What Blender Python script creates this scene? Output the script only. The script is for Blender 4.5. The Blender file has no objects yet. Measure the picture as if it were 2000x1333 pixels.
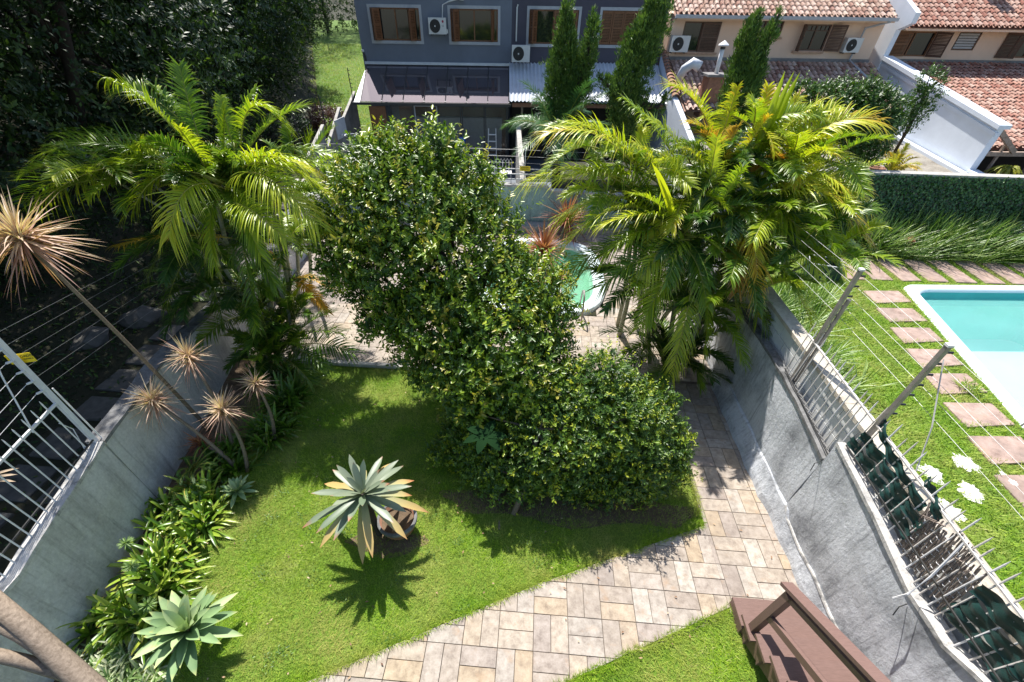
import bpy, math, random
import numpy as np
from mathutils import Vector, Matrix
R_ = math.radians
random.seed(7); rng = np.random.default_rng(11)
S = bpy.context.scene
COL = S.collection

# ------------------------------------------------------------------ camera, light, exposure
CAM_H, FPX, CX, CY = 6.18, 831.0, 980.0, 769.0
pitch, roll, yaw = R_(42.98), R_(0.93), R_(-3.77)
cp, sp = math.cos(pitch), math.sin(pitch)
fw = Vector((math.sin(yaw)*cp, math.cos(yaw)*cp, -sp)); rt = Vector((math.cos(yaw), -math.sin(yaw), 0)); up = rt.cross(fw)
rt2 = math.cos(roll)*rt + math.sin(roll)*up; up2 = -math.sin(roll)*rt + math.cos(roll)*up
cam_d = bpy.data.cameras.new('camera'); cam = bpy.data.objects.new('camera', cam_d); COL.objects.link(cam); S.camera = cam
cam.matrix_world = Matrix(((rt2.x, up2.x, -fw.x, 0), (rt2.y, up2.y, -fw.y, 0), (rt2.z, up2.z, -fw.z, CAM_H), (0, 0, 0, 1)))
cam_d.sensor_width = 36; cam_d.lens = FPX/2000*36; cam_d.shift_x = (1000-CX)/2000; cam_d.shift_y = (CY-666.5)/2000
cam_d.clip_start = 0.05; cam_d.clip_end = 2000

SUN_EL, SUN_AZ = R_(56), R_(-18)          # azimuth from +Y towards +X
world = bpy.data.worlds.new('World'); S.world = world; world.use_nodes = True
wn = world.node_tree; bg = wn.nodes['Background']; sky = wn.nodes.new('ShaderNodeTexSky')
sky.sky_type = 'NISHITA'; sky.sun_disc = False; sky.sun_elevation = SUN_EL; sky.sun_rotation = SUN_AZ
wn.links.new(sky.outputs[0], bg.inputs[0]); bg.inputs[1].default_value = 0.115
sd = bpy.data.lights.new('sun', 'SUN'); sd.energy = 5.0; sd.angle = R_(0.53); sd.color = (1, .96, .9)
sun = bpy.data.objects.new('sun', sd); COL.objects.link(sun)
sv = Vector((math.sin(SUN_AZ)*math.cos(SUN_EL), math.cos(SUN_AZ)*math.cos(SUN_EL), math.sin(SUN_EL)))
sun.rotation_euler = sv.to_track_quat('Z', 'Y').to_euler(); sun.location = sv*60
S.view_settings.view_transform = 'Standard'; S.view_settings.look = 'None'; S.view_settings.gamma = 1
S.view_settings.use_curve_mapping = False; S.view_settings.exposure = 0.80

# ------------------------------------------------------------------ measuring helpers (pixel of the photo -> point in the place)
def ray(x, y): return rt2*((x-CX)/FPX) + up2*(-(y-CY)/FPX) + fw
def gz(x, y, z=0.0):
    d = ray(x, y); t = (z-CAM_H)/d.z; return np.array((d.x*t, d.y*t, z))
def ay(x, y, Y):
    d = ray(x, y); t = Y/d.y; return np.array((d.x*t, Y, CAM_H+d.z*t))
def ax(x, y, X):
    d = ray(x, y); t = X/d.x; return np.array((X, d.y*t, CAM_H+d.z*t))
HR = R_(4.5); HU = Vector((math.cos(HR), math.sin(HR), 0)); HV = Vector((-math.sin(HR), math.cos(HR), 0))
def hp(x, y, D):
    d = ray(x, y); t = D/d.dot(HV); p = Vector((0, 0, CAM_H))+d*t; return p.dot(HU), p.z
def hl(s, d, z=0.0): p = HU*s+HV*d; return np.array((p.x, p.y, z))

# ------------------------------------------------------------------ materials
MATS = {}
class NT:
    def __init__(s, name):
        s.m = bpy.data.materials.new(name); s.m.use_nodes = True; s.t = s.m.node_tree; s.b = s.t.nodes['Principled BSDF']; s.o = s.t.nodes['Material Output']
    def n(s, t, **k):
        x = s.t.nodes.new('ShaderNode'+t)
        for a, b in k.items(): setattr(x, a, b)
        return x
    def l(s, a, b): s.t.links.new(a, b)
    def ramp(s, fac, stops, interp='LINEAR'):
        r = s.n('ValToRGB'); e = r.color_ramp.elements; r.color_ramp.interpolation = interp
        while len(e) < len(stops): e.new(.5)
        for q, (p, c) in zip(e, stops): q.position = p; q.color = (*c, 1)
        s.l(fac, r.inputs[0]); return r.outputs[0]
    def pos(s): return s.n('NewGeometry').outputs['Position']
    def noise(s, vec, scale, detail=5, rough=.6, out=0):
        x = s.n('TexNoise'); x.inputs['Scale'].default_value = scale; x.inputs['Detail'].default_value = detail; x.inputs['Roughness'].default_value = rough
        if vec is not None: s.l(vec, x.inputs['Vector'])
        return x.outputs[out]
    def mul(s, vec, v):
        x = s.n('VectorMath', operation='MULTIPLY'); s.l(vec, x.inputs[0]); x.inputs[1].default_value = v; return x.outputs[0]
    def mix(s, fac, a, b, mode='MIX'):
        x = s.n('MixRGB', blend_type=mode)
        for i, q in enumerate((fac, a, b)):
            if hasattr(q, 'links'): s.l(q, x.inputs[i])
            elif isinstance(q, tuple): x.inputs[i].default_value = (*q, 1)
            else: x.inputs[i].default_value = q
        return x.outputs[0]
    def attr(s, name): return s.n('Attribute', attribute_name=name).outputs['Fac']
    def bump(s, h, st=.3, dist=.02):
        x = s.n('Bump'); x.inputs['Strength'].default_value = st; x.inputs['Distance'].default_value = dist; s.l(h, x.inputs['Height']); s.l(x.outputs[0], s.b.inputs['Normal'])
    def set(s, rough=.6, metal=0, spec=.5):
        s.b.inputs['Roughness'].default_value = rough; s.b.inputs['Metallic'].default_value = metal; s.b.inputs['Specular IOR Level'].default_value = spec
        return s.m
def plain(name, c, rough=.6, metal=0, var=.25, scale=6, bump=.15, spec=.4):
    if name in MATS: return MATS[name]
    k = NT(name); p = k.pos(); n = k.noise(p, scale, 6, .65)
    dk = tuple(v*(1-var) for v in c); lt = tuple(min(.9, v*(1+var*.6)) for v in c)
    k.l(k.ramp(n, [(.3, dk), (.7, lt)]), k.b.inputs[0]); k.bump(k.noise(p, scale*9, 4), bump, .01)
    MATS[name] = k.set(rough, metal, spec); return MATS[name]
def foliage(name, stops, tip=None, rough=.42, trans=.3, spec=.5, vein=0):
    """stops: colours along the per-leaf random value 'tint'; tip=(colour, from) : dry leaf ends"""
    k = NT(name); t = k.attr('tint'); c = k.ramp(t, stops)
    if tip:
        q = k.attr('tip'); f = k.n('MapRange'); k.l(q, f.inputs[0]); f.inputs[1].default_value = tip[1]; f.inputs[2].default_value = 1.0
        c = k.mix(f.outputs[0], c, tip[0])
    k.l(c, k.b.inputs[0]); k.set(rough, 0, spec)
    tr = k.n('BsdfTranslucent'); cc = k.mix(1.0, c, (1.25, 1.3, .6), 'MULTIPLY'); k.l(cc, tr.inputs[0])
    mx = k.n('MixShader'); mx.inputs[0].default_value = trans; k.l(k.b.outputs[0], mx.inputs[1]); k.l(tr.outputs[0], mx.inputs[2]); k.l(mx.outputs[0], k.o.inputs[0])
    return k.m

def m_plaster(name, base, dark, stain_scale, hi, streak=(1, 1, .25), thr=(.35, .62), bump=.5, drip=.55):
    k = NT(name); p = k.pos(); a = k.noise(k.mul(p, streak), stain_scale, 8, .68); b = k.noise(p, .9, 4, .6); c = k.noise(p, 22, 5, .7)
    col = k.ramp(a, [(thr[0], dark), (thr[1], base)]); col = k.mix(k.ramp(b, [(.45, (0, 0, 0)), (.75, (1, 1, 1))]), col, hi)
    col = k.mix(.35, col, k.ramp(c, [(.3, tuple(v*.5 for v in base)), (.7, tuple(min(.9, v*1.25) for v in base))]))
    dr = k.noise(k.mul(p, (7, 7, .45)), 2.0, 6, .7); col = k.mix(k.ramp(dr, [(.52, (0, 0, 0)), (.74, (drip, drip, drip))]), col, dark)
    k.l(col, k.b.inputs[0]); k.bump(k.noise(p, 14, 8, .75), bump, .03); return k.set(.85, 0, .2)
M_wallR = m_plaster('weathered_grey_plaster', (.62, .64, .67), (.12, .125, .14), 1.6, (.76, .78, .81), (1, 1, .55), (.36, .56), .8, .7)
M_wallL = m_plaster('stained_grey_plaster', (.68, .66, .63), (.17, .16, .15), 1.5, (.76, .75, .72))
M_wallB = m_plaster('pale_green_plaster', (.36, .50, .48), (.10, .13, .12), .8, (.46, .58, .58), (1, 1, .45), (.40, .58))
M_cap = m_plaster('stained_white_cap', (.55, .53, .50), (.10, .10, .10), 4, (.68, .66, .63), (1, 1, 1), (.40, .52))
M_capdk = m_plaster('mossy_wall_top', (.22, .22, .22), (.03, .03, .03), 5, (.35, .34, .33), (1, 1, 1), (.4, .6))
M_block = plain('white_painted_block', (.70, .70, .68), .8, 0, .15, 3)
M_cream = m_plaster('cream_render_top', (.60, .54, .44), (.30, .25, .20), 4, (.68, .62, .54), (1, 1, 1))
M_white = plain('white_wall_paint', (.72, .77, .84), .8, 0, .08, 1.2, .1)
M_whitep = plain('white_painted_metal', (.74, .73, .73), .45, 0, .12, 9)
M_rustw = m_plaster('rusty_white_metal', (.66, .62, .58), (.22, .12, .08), 7, (.72, .68, .62), (1, 1, 1), (.28, .42), .1)
M_post = plain('galvanised_steel', (.36, .33, .31), .5, .5, .35, 8)
M_dkpost = plain('dark_iron', (.06, .06, .06), .5, .3)
M_black = plain('black_plastic', (.02, .02, .025), .4)
M_wire = plain('thin_wire', (.30, .30, .30), .5, .5)
M_yel = plain('yellow_sign_paint', (.85, .62, .02), .5, 0, .1)
M_soil = plain('bare_soil', (.15, .105, .065), .95, 0, .5, 9, .8)
M_wood = None
def m_wood(name, c1, c2, sc=(1, 12, 12), rough=.5):
    k = NT(name); tc = k.n('TexCoord').outputs['Object']; n = k.noise(k.mul(tc, sc), 4, 8, .7)
    k.l(k.ramp(n, [(.3, c1), (.7, c2)]), k.b.inputs[0]); k.bump(n, .25, .01); return k.set(rough, 0, .4)
M_deck = m_wood('brown_painted_timber', (.135, .080, .066), (.205, .125, .105), (3, 30, 30), .55)
M_win = m_wood('varnished_window_wood', (.13, .05, .020), (.24, .105, .045), (8, 8, 1.5), .45)
M_dwin = m_wood('dark_window_wood', (.07, .035, .022), (.13, .065, .04), (8, 8, 1.5), .45)
M_twig = m_wood('grey_wicker_twig', (.12, .09, .075), (.33, .27, .23), (6, 6, 6), .8)
M_bark = m_wood('pale_plant_stem', (.11, .08, .055), (.30, .235, .175), (9, 9, 22), .8)
M_trunk = m_wood('ringed_palm_trunk', (.16, .17, .10), (.42, .43, .34), (1, 1, 26), .6)
M_dbark = plain('dark_bark', (.045, .035, .028), .9, 0, .4, 9, .8)
def m_glass(name, c=(.01, .012, .015), rough=.05):
    k = NT(name); k.b.inputs[0].default_value = (*c, 1); return k.set(rough, 0, .9)
M_glass = m_glass('dark_window_glass')
k = NT('smoked_roof_glass'); k.b.inputs[0].default_value = (.30, .27, .29, 1); k.b.inputs['Alpha'].default_value = .80; M_smoke = k.set(.03, .75, .8)
k = NT('door_glass'); k.b.inputs[0].default_value = (.03, .035, .035, 1); k.b.inputs['Alpha'].default_value = .22; M_door = k.set(.03, 0, .8)
M_dark = plain('painted_interior_shade', (.035, .03, .028), .9)  # unlit rooms and recesses get their darkness from this colour
M_greywall = plain('slate_grey_house_paint', (.165, .185, .225), .85, 0, .10, 1.5, .35)
M_dkwall = plain('dark_plum_house_paint', (.085, .080, .105), .85, 0, .10, 1.5, .35)
M_peach = plain('peach_house_paint', (.74, .54, .41), .85, 0, .08, 1.2, .2)
M_trim = plain('pale_grey_trim', (.42, .43, .45), .7, 0, .1)
M_metal = plain('corrugated_zinc', (.60, .63, .68), .45, .15, .12, 3, .05)
M_conc = plain('concrete_panel', (.22, .21, .205), .9, 0, .35, 3, .5)
M_pale = plain('pale_concrete', (.42, .40, .37), .9, 0, .3, 5, .5)
M_terra = plain('terracotta', (.30, .15, .095), .8, 0, .3, 8, .3)
M_acw = plain('ac_casing', (.62, .62, .60), .5, 0, .06)
def m_tile(name, cols, grain=10):
    k = NT(name); p = k.pos(); r = k.n('ObjectInfo').outputs['Random']; c = k.ramp(r, cols)
    ofs = k.n('VectorMath', operation='MULTIPLY_ADD'); cmb = k.n('CombineXYZ'); k.l(r, cmb.inputs[0]); k.l(r, cmb.inputs[1]); k.l(cmb.outputs[0], ofs.inputs[0]); ofs.inputs[1].default_value = (37, 91, 0); k.l(p, ofs.inputs[2])
    n = k.noise(ofs.outputs[0], grain, 8, .72); n2 = k.noise(ofs.outputs[0], grain*.45, 4, .6)
    c = k.mix(1, c, k.ramp(n, [(.28, (.50, .46, .44)), (.5, (.92, .90, .87)), (.70, (1.2, 1.2, 1.2))]), 'MULTIPLY')
    c = k.mix(k.ramp(n2, [(.58, (0, 0, 0)), (.72, (.55, .55, .55))]), c, (.36, .24, .15))
    n3 = k.noise(p, 1.1, 6, .7); c = k.mix(k.ramp(n3, [(.48, (0, 0, 0)), (.74, (.6, .6, .6))]), c, (.20, .17, .15))
    k.l(c, k.b.inputs[0]); k.bump(n, .5, .008); return k.set(.75, 0, .3)
M_pave = m_tile('quartzite_paving', [(0, (.33, .285, .245)), (.2, (.40, .345, .285)), (.4, (.315, .27, .24)), (.55, (.43, .38, .33)), (.72, (.39, .31, .22)), (.85, (.38, .34, .30)), (1, (.45, .41, .36))])
M_step = m_tile('pink_paving_slab', [(0, (.36, .26, .22)), (.5, (.42, .31, .265)), (1, (.33, .245, .21))], 4)
M_mortar = plain('dark_mortar_joint', (.17, .14, .115), .95, 0, .4, 12)
def m_grass(name, a, b, dry):
    k = NT(name); p = k.pos(); n = k.noise(p, 45, 4, .7); n2 = k.noise(p, 1.3, 4, .6)
    c = k.ramp(n, [(.3, a), (.7, b)]); c = k.mix(k.ramp(n2, [(.5, (0, 0, 0)), (.72, (.6, .6, .6))]), c, dry)
    k.l(c, k.b.inputs[0]); k.bump(n, .7, .03); return k.set(.9, 0, .2)
M_lawn = m_grass('lawn_turf', (.07, .13, .015), (.19, .31, .035), (.30, .29, .10))
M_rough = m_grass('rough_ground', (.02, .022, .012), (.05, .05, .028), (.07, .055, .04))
M_farlawn = m_grass('far_grass', (.05, .10, .015), (.13, .22, .03), (.17, .19, .06))
def m_blade():
    k = NT('grass_blade'); t = k.attr('tint'); c = k.ramp(t, [(0, (.12, .26, .014)), (.5, (.27, .44, .025)), (.85, (.44, .58, .05)), (1, (.62, .60, .25))])
    p = k.pos(); n = k.noise(p, 1.0, 4, .6); c = k.mix(k.ramp(n, [(.42, (0, 0, 0)), (.68, (.85, .85, .85))]), c, (.50, .47, .15)); c = k.mix(k.ramp(k.noise(p, 4.5, 5, .7), [(.5, (0, 0, 0)), (.75, (.7, .7, .7))]), c, (.17, .27, .03))
    k.l(c, k.b.inputs[0]); k.set(.6, 0, .3); tr = k.n('BsdfTranslucent'); k.l(c, tr.inputs[0]); mx = k.n('MixShader'); mx.inputs[0].default_value = .35
    k.l(k.b.outputs[0], mx.inputs[1]); k.l(tr.outputs[0], mx.inputs[2]); k.l(mx.outputs[0], k.o.inputs[0]); return k.m
M_blade = m_blade()
def m_water(name, c, deep, rough=.03):
    k = NT(name); p = k.pos(); k.l(k.ramp(k.noise(p, .7, 3), [(.3, c), (.7, deep)]), k.b.inputs[0]); k.b.inputs['Alpha'].default_value = .38
    k.bump(k.noise(p, 9, 4), .18, .02); return k.set(rough, 0, .5)
M_waterR = m_water('turquoise_water', (.26, .64, .57), (.32, .72, .65))
M_waterL = m_water('green_water', (.10, .33, .17), (.16, .42, .25))
M_poolR = plain('pale_blue_pool_shell', (.66, .82, .78), .35, 0, .08, .8, .02)
M_poolD = plain('shadow_teal_pool_wall', (.05, .42, .42), .35, 0, .15, 1.2, .02)  # deep teal stands in for shadow on the pool's sides
M_rim = plain('white_fibreglass_rim', (.74, .84, .86), .4, 0, .05, 2, .02)
M_poolL = plain('green_pool_shell', (.30, .62, .44), .4, 0, .15, 1.2, .02)
M_strip = plain('dark_green_plastic', (.018, .055, .05), .38, 0, .3, 12, .3)
M_patch = plain('white_lime', (.75, .73, .68), .95, 0, .15, 30, .6)
def m_rooftile(name, cols, sc=2.2):
    k = NT(name); t = k.attr('tint'); p = k.pos(); c = k.ramp(t, cols); n = k.noise(p, sc*6, 5, .7)
    c = k.mix(.55, c, k.ramp(n, [(.35, (.05, .035, .03)), (.6, (.62, .50, .44))]), 'OVERLAY'); k.l(c, k.b.inputs[0]); return k.set(.85, 0, .2)
M_roofA = m_rooftile('lichen_clay_tile', [(0, (.34, .20, .16)), (.35, (.50, .38, .31)), (.7, (.64, .56, .50)), (1, (.42, .27, .21))])
M_roofB = m_rooftile('red_clay_tile', [(0, (.33, .16, .125)), (.5, (.44, .27, .215)), (1, (.54, .42, .36))])

# foliage families
F_shrub = foliage('glossy_shrub_leaf', [(0, (.025, .065, .012)), (.4, (.07, .145, .018)), (.7, (.17, .28, .02)), (.95, (.36, .44, .03)), (1, (.40, .37, .05))], None, .36, .28, .5)
F_shrub2 = foliage('small_shrub_leaf', [(0, (.028, .07, .018)), (.5, (.075, .155, .025)), (.8, (.20, .31, .025)), (1, (.42, .46, .03))], None, .38, .28, .5)
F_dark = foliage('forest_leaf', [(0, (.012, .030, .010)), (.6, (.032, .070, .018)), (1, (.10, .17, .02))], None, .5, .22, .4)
F_mid = foliage('garden_tree_leaf', [(0, (.03, .07, .012)), (.6, (.07, .15, .02)), (1, (.15, .24, .03))], None, .4, .25)
F_cyp = foliage('cypress_tuft', [(0, (.035, .085, .018)), (.5, (.10, .19, .03)), (1, (.27, .37, .06))], None, .6, .15)
F_palm = foliage('palm_leaflet', [(0, (.025, .070, .014)), (.25, (.065, .15, .018)), (.5, (.22, .34, .02)), (.78, (.50, .56, .03)), (.94, (.60, .52, .04)), (1, (.60, .38, .03))], ((.50, .40, .14), .72), .33, .36, .5)
F_palmdry = foliage('drying_palm_leaflet', [(0, (.24, .22, .05)), (.5, (.48, .36, .06)), (1, (.56, .26, .03))], ((.42, .30, .16), .5), .4, .3)
F_date = foliage('feather_palm_leaflet', [(0, (.03, .09, .03)), (.6, (.07, .17, .05)), (1, (.14, .26, .10))], None, .35, .25)
F_rachis = foliage('palm_rachis', [(0, (.14, .20, .03)), (.6, (.32, .33, .05)), (1, (.45, .36, .08))], None, .35, .05)
F_lily = foliage('strap_leaf', [(0, (.04, .10, .014)), (.5, (.12, .24, .02)), (.85, (.32, .44, .05)), (1, (.42, .44, .07))], ((.28, .22, .06), .85), .32, .22)
F_agave = foliage('agave_leaf', [(0, (.12, .22, .10)), (.5, (.24, .36, .16)), (1, (.42, .52, .26))], ((.46, .48, .18), .85), .6, .1, .25)
F_brom = foliage('bromeliad_leaf', [(0, (.14, .19, .12)), (.45, (.26, .30, .21)), (.75, (.42, .40, .20)), (1, (.50, .36, .14))], ((.45, .13, .07), .78), .42, .12, .4)
F_cord = foliage('pale_cordyline_leaf', [(0, (.40, .20, .14)), (.45, (.58, .38, .28)), (1, (.68, .56, .38))], None, .5, .25)
F_cordr = foliage('red_cordyline_leaf', [(0, (.20, .05, .04)), (.5, (.34, .11, .06)), (1, (.48, .24, .12))], None, .5, .25)
F_spider = foliage('variegated_leaf', [(0, (.10, .20, .05)), (.4, (.22, .34, .10)), (.7, (.50, .56, .32)), (1, (.66, .68, .48))], None, .45, .25)
F_sword = foliage('long_grass_leaf', [(0, (.05, .12, .02)), (.5, (.15, .27, .04)), (.85, (.36, .46, .16)), (1, (.56, .60, .34))], None, .35, .2)
F_ivy = foliage('ivy_leaf', [(0, (.015, .05, .014)), (.6, (.045, .12, .03)), (1, (.14, .25, .08))], None, .35, .15)
F_fern = foliage('fern_frond', [(0, (.03, .09, .015)), (1, (.12, .24, .03))], None, .5, .25)
F_yellow = foliage('yellow_palm_leaflet', [(0, (.30, .34, .03)), (.5, (.48, .45, .04)), (1, (.56, .36, .03))], None, .4, .3)

# ------------------------------------------------------------------ mesh helpers
WM = {}
def tag(o, label=None, cat=None, group=None, kind=None):
    if label: o['label'] = label
    if cat: o['category'] = cat
    if group: o['group'] = group
    if kind: o['kind'] = kind
    return o
def empty(name, loc=(0, 0, 0), rz=0.0, **k):
    o = bpy.data.objects.new(name, None); COL.objects.link(o); o.location = tuple(float(v) for v in loc); o.rotation_euler = (0, 0, rz); o.empty_display_size = .2
    WM[o.name] = Matrix.Translation(Vector(o.location)) @ Matrix.Rotation(rz, 4, 'Z'); return tag(o, **k)
def add(name, verts, faces, mat, parent=None, attrs=None, smooth=False, local=False):
    me = bpy.data.meshes.new(name); V = np.asarray(verts, dtype=np.float64).reshape(-1, 3)
    if parent is not None and not local:
        M = np.array(WM[parent.name].inverted() if parent.name in WM else Matrix()); V = V@M[:3, :3].T+M[:3, 3]
    if isinstance(faces, np.ndarray):
        nv = faces.shape[1]; nf = len(faces); me.vertices.add(len(V)); me.vertices.foreach_set('co', V.astype(np.float32).ravel())
        me.loops.add(nf*nv); me.loops.foreach_set('vertex_index', faces.astype(np.int32).ravel()); me.polygons.add(nf)
        me.polygons.foreach_set('loop_start', np.arange(0, nf*nv, nv, dtype=np.int32)); me.polygons.foreach_set('loop_total', np.full(nf, nv, dtype=np.int32)); me.update(calc_edges=True)
    else:
        me.from_pydata([tuple(v) for v in V.tolist()], [], faces); me.update()
    for a, vals in (attrs or {}).items():
        at = me.attributes.new(a, 'FLOAT', 'POINT'); at.data.foreach_set('value', np.asarray(vals, dtype=np.float32))
    if smooth: me.polygons.foreach_set('use_smooth', np.ones(len(me.polygons), dtype=bool))
    me.materials.append(mat); o = bpy.data.objects.new(name, me); COL.objects.link(o)
    if parent is not None:
        o.parent = parent; WM[o.name] = WM.get(parent.name, Matrix())
    return o
class MB:
    def __init__(s): s.v = []; s.f = []; s.t = []
    def raw(s, v, f, t=0.5):
        n = len(s.v); s.v += [tuple(map(float, q)) for q in v]; s.f += [tuple(i+n for i in q) for q in f]; s.t += [t]*len(v); return s
    def box(s, a, b, t=.5):
        x0, y0, z0 = a; x1, y1, z1 = b
        return s.raw([(x0, y0, z0), (x1, y0, z0), (x1, y1, z0), (x0, y1, z0), (x0, y0, z1), (x1, y0, z1), (x1, y1, z1), (x0, y1, z1)],
                     [(0, 3, 2, 1), (4, 5, 6, 7), (0, 1, 5, 4), (1, 2, 6, 5), (2, 3, 7, 6), (3, 0, 4, 7)], t)
    def obox(s, c, ux, uy, uz, t=.5):      # half vectors
        c, ux, uy, uz = [np.array(q, float) for q in (c, ux, uy, uz)]
        P = [c+i*ux+j*uy+k*uz for k in (-1, 1) for j in (-1, 1) for i in (-1, 1)]
        return s.raw(P, [(0, 2, 3, 1), (4, 5, 7, 6), (0, 1, 5, 4), (1, 3, 7, 5), (3, 2, 6, 7), (2, 0, 4, 6)], t)
    def beam(s, p, q, w, h=None, upv=(0, 0, 1), t=.5):
        p, q = np.array(p, float), np.array(q, float); h = h or w; d = q-p; L = np.linalg.norm(d); d = d/L; side = np.cross(d, upv); n = np.linalg.norm(side)
        side = side/n if n > 1e-6 else np.array((1., 0, 0)); u = np.cross(side, d); return s.obox((p+q)/2, d*L/2, side*w/2, u*h/2, t)
    def tube(s, pts, r, sides=6, t=.5, cap=True):
        pts = [np.array(p, float) for p in pts]; n = len(pts); rr = r if hasattr(r, '__len__') else [r]*n; V = []; F = []
        ref = np.array((.31, .22, .93))
        for i, p in enumerate(pts):
            d = pts[min(i+1, n-1)]-pts[max(i-1, 0)]; d = d/(np.linalg.norm(d)+1e-9)
            a = np.cross(d, ref); a = a/(np.linalg.norm(a)+1e-9); b = np.cross(d, a)
            for k in range(sides):
                th = 2*math.pi*k/sides; V.append(p+rr[i]*(a*math.cos(th)+b*math.sin(th)))
        for i in range(n-1):
            for k in range(sides):
                k2 = (k+1) % sides; F.append((i*sides+k, i*sides+k2, (i+1)*sides+k2, (i+1)*sides+k))
        if cap: F.append(tuple(range(sides-1, -1, -1))); F.append(tuple((n-1)*sides+k for k in range(sides)))
        return s.raw(V, F, t)
    def lathe(s, c, prof, n=24, t=.5):
        c = np.array(c, float); V = []; F = []
        for r, z in prof:
            for k in range(n): a = 2*math.pi*k/n; V.append(c+(r*math.cos(a), r*math.sin(a), z))
        for i in range(len(prof)-1):
            for k in range(n): k2 = (k+1) % n; F.append((i*n+k, i*n+k2, (i+1)*n+k2, (i+1)*n+k))
        return s.raw(V, F, t)
    def prism(s, poly, z0, z1, inset=0, t=.5):
        """poly: ccw xy list; top inset for a bevelled edge"""
        P = np.array([p[:2] for p in poly], float); c = P.mean(0); n = len(P); T = P+(c-P)/np.maximum(np.linalg.norm(c-P, axis=1)[:, None], 1e-6)*inset
        V = [(x, y, z0) for x, y in P]+[(x, y, z1-inset) for x, y in P]+[(x, y, z1) for x, y in T]
        F = [(i, (i+1) % n, n+(i+1) % n, n+i) for i in range(n)]+[(n+i, n+(i+1) % n, 2*n+(i+1) % n, 2*n+i) for i in range(n)]+[tuple(range(2*n, 3*n))]
        return s.raw(V, F, t)
    def build(s, name, mat, parent=None, smooth=False, local=False, **k):
        o = add(name, s.v, s.f, mat, parent, {'tint': s.t}, smooth, local); return tag(o, **k)
def copy_tree(o, parent=None):
    c = o.copy(); COL.objects.link(c)
    if parent is not None: c.parent = parent
    for ch in [q for q in bpy.data.objects if q.parent == o and q != c]: copy_tree(ch, c)
    return c
def nrm(v): return v/np.maximum(np.linalg.norm(v, axis=-1, keepdims=True), 1e-9)
UP = np.array((0., 0, 1))
def rdir(n, r=rng): return nrm(r.normal(size=(n, 3)))
def leaves(name, P, D, N, L, W, mat, parent, tint, fold=.22, six=False, kind=None):
    n = len(P); D = nrm(D); Sd = nrm(np.cross(D, N)); N = np.cross(Sd, D); L = np.broadcast_to(L, (n,))[:, None]; W = np.broadcast_to(W, (n,))[:, None]
    if six:
        V = np.stack([P, P+D*L*.33+Sd*W*.5+N*W*fold, P+D*L*.33-Sd*W*.5+N*W*fold, P+D*L*.72+Sd*W*.36+N*W*fold*.6, P+D*L*.72-Sd*W*.36+N*W*fold*.6, P+D*L-N*L*.08], 1)
        f = np.array([(0, 1, 3, 5), (0, 5, 4, 2)]); q = 6
    else:
        V = np.stack([P, P+D*L*.45+Sd*W*.5+N*W*fold, P+D*L, P+D*L*.45-Sd*W*.5+N*W*fold], 1); f = np.array([(0, 1, 2), (0, 2, 3)]); q = 4
    F = (np.arange(n)[:, None, None]*q+f[None]).reshape(-1, f.shape[1])
    o = add(name, V.reshape(-1, 3), F, mat, parent, {'tint': np.repeat(np.clip(tint, 0, 1), q)})
    if kind: o['kind'] = kind
    return o
def strips(P, D, L, W, droop, nseg=5, fold=.25, prof=None, side=None, r=rng):
    """strap-shaped blades: returns verts, quads, position along the blade"""
    n = len(P); D = nrm(np.asarray(D, float)); L = np.broadcast_to(L, (n,)).astype(float); W = np.broadcast_to(W, (n,)).astype(float); droop = np.broadcast_to(droop, (n,)).astype(float)
    if side is None:
        side = np.cross(D, UP); bad = np.linalg.norm(side, axis=1) < .05; side[bad] = (1, 0, 0)
    side = nrm(side); prof = prof or (lambda t: np.clip(np.minimum(.55+t*1.6, 1.0), 0, 1)*np.sqrt(np.clip(1-t**3, 0, 1)))
    ts = np.linspace(0, 1, nseg+1); V = []; T = []
    for i, t in enumerate(ts):
        c = P+D*(L*t)[:, None]-UP*(droop*L*t*t)[:, None]; tg = nrm(D-UP*(2*droop*t)[:, None]); N = np.cross(side, tg); w = W*prof(t) if i < nseg else W*.02
        V += [c+side*(w/2)[:, None]+N*(w*fold)[:, None], c, c-side*(w/2)[:, None]+N*(w*fold)[:, None]]; T += [t]*3
    V = np.stack(V, 1); m = 3*(nseg+1); f = []
    for i in range(nseg): a = 3*i; f += [(a, a+1, a+4, a+3), (a+1, a+2, a+5, a+4)]
    F = (np.arange(n)[:, None, None]*m+np.array(f)[None]).reshape(-1, 4)
    return V.reshape(-1, 3), F, np.tile(T, n)
def blob_twigs(blobs, n, r, shell=(.74, 1.08), reject=.72, upb=.4):
    B = np.array(blobs, float)          # cx,cy,cz,rx,ry,rz
    w = B[:, 3]*B[:, 4]+B[:, 4]*B[:, 5]+B[:, 3]*B[:, 5]; P = []; D = []; need = n
    while need > 0:
        k = r.choice(len(B), size=need*2, p=w/w.sum()); d = rdir(need*2, r); b = B[k]; ph = np.sin(d[:, 0]*5+k)*.08+np.sin(d[:, 1]*7+d[:, 2]*6+k*2)*.08+np.where(r.random(need*2) < .18, r.uniform(0, .34, need*2), 0)
        p = b[:, :3]+d*b[:, 3:]*(r.uniform(*shell, need*2)+ph)[:, None]
        q = np.linalg.norm((p[:, None]-B[None, :, :3])/B[None, :, 3:], axis=2); ok = q.min(1) > reject; ok &= p[:, 2] > .03
        P.append(p[ok]); D.append(nrm(d/b[:, 3:])[ok]); need = n-sum(map(len, P))
    P = np.concatenate(P)[:n]; D = np.concatenate(D)[:n]
    return P, nrm(D+UP*upb+rdir(n, r)*.55)
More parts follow.
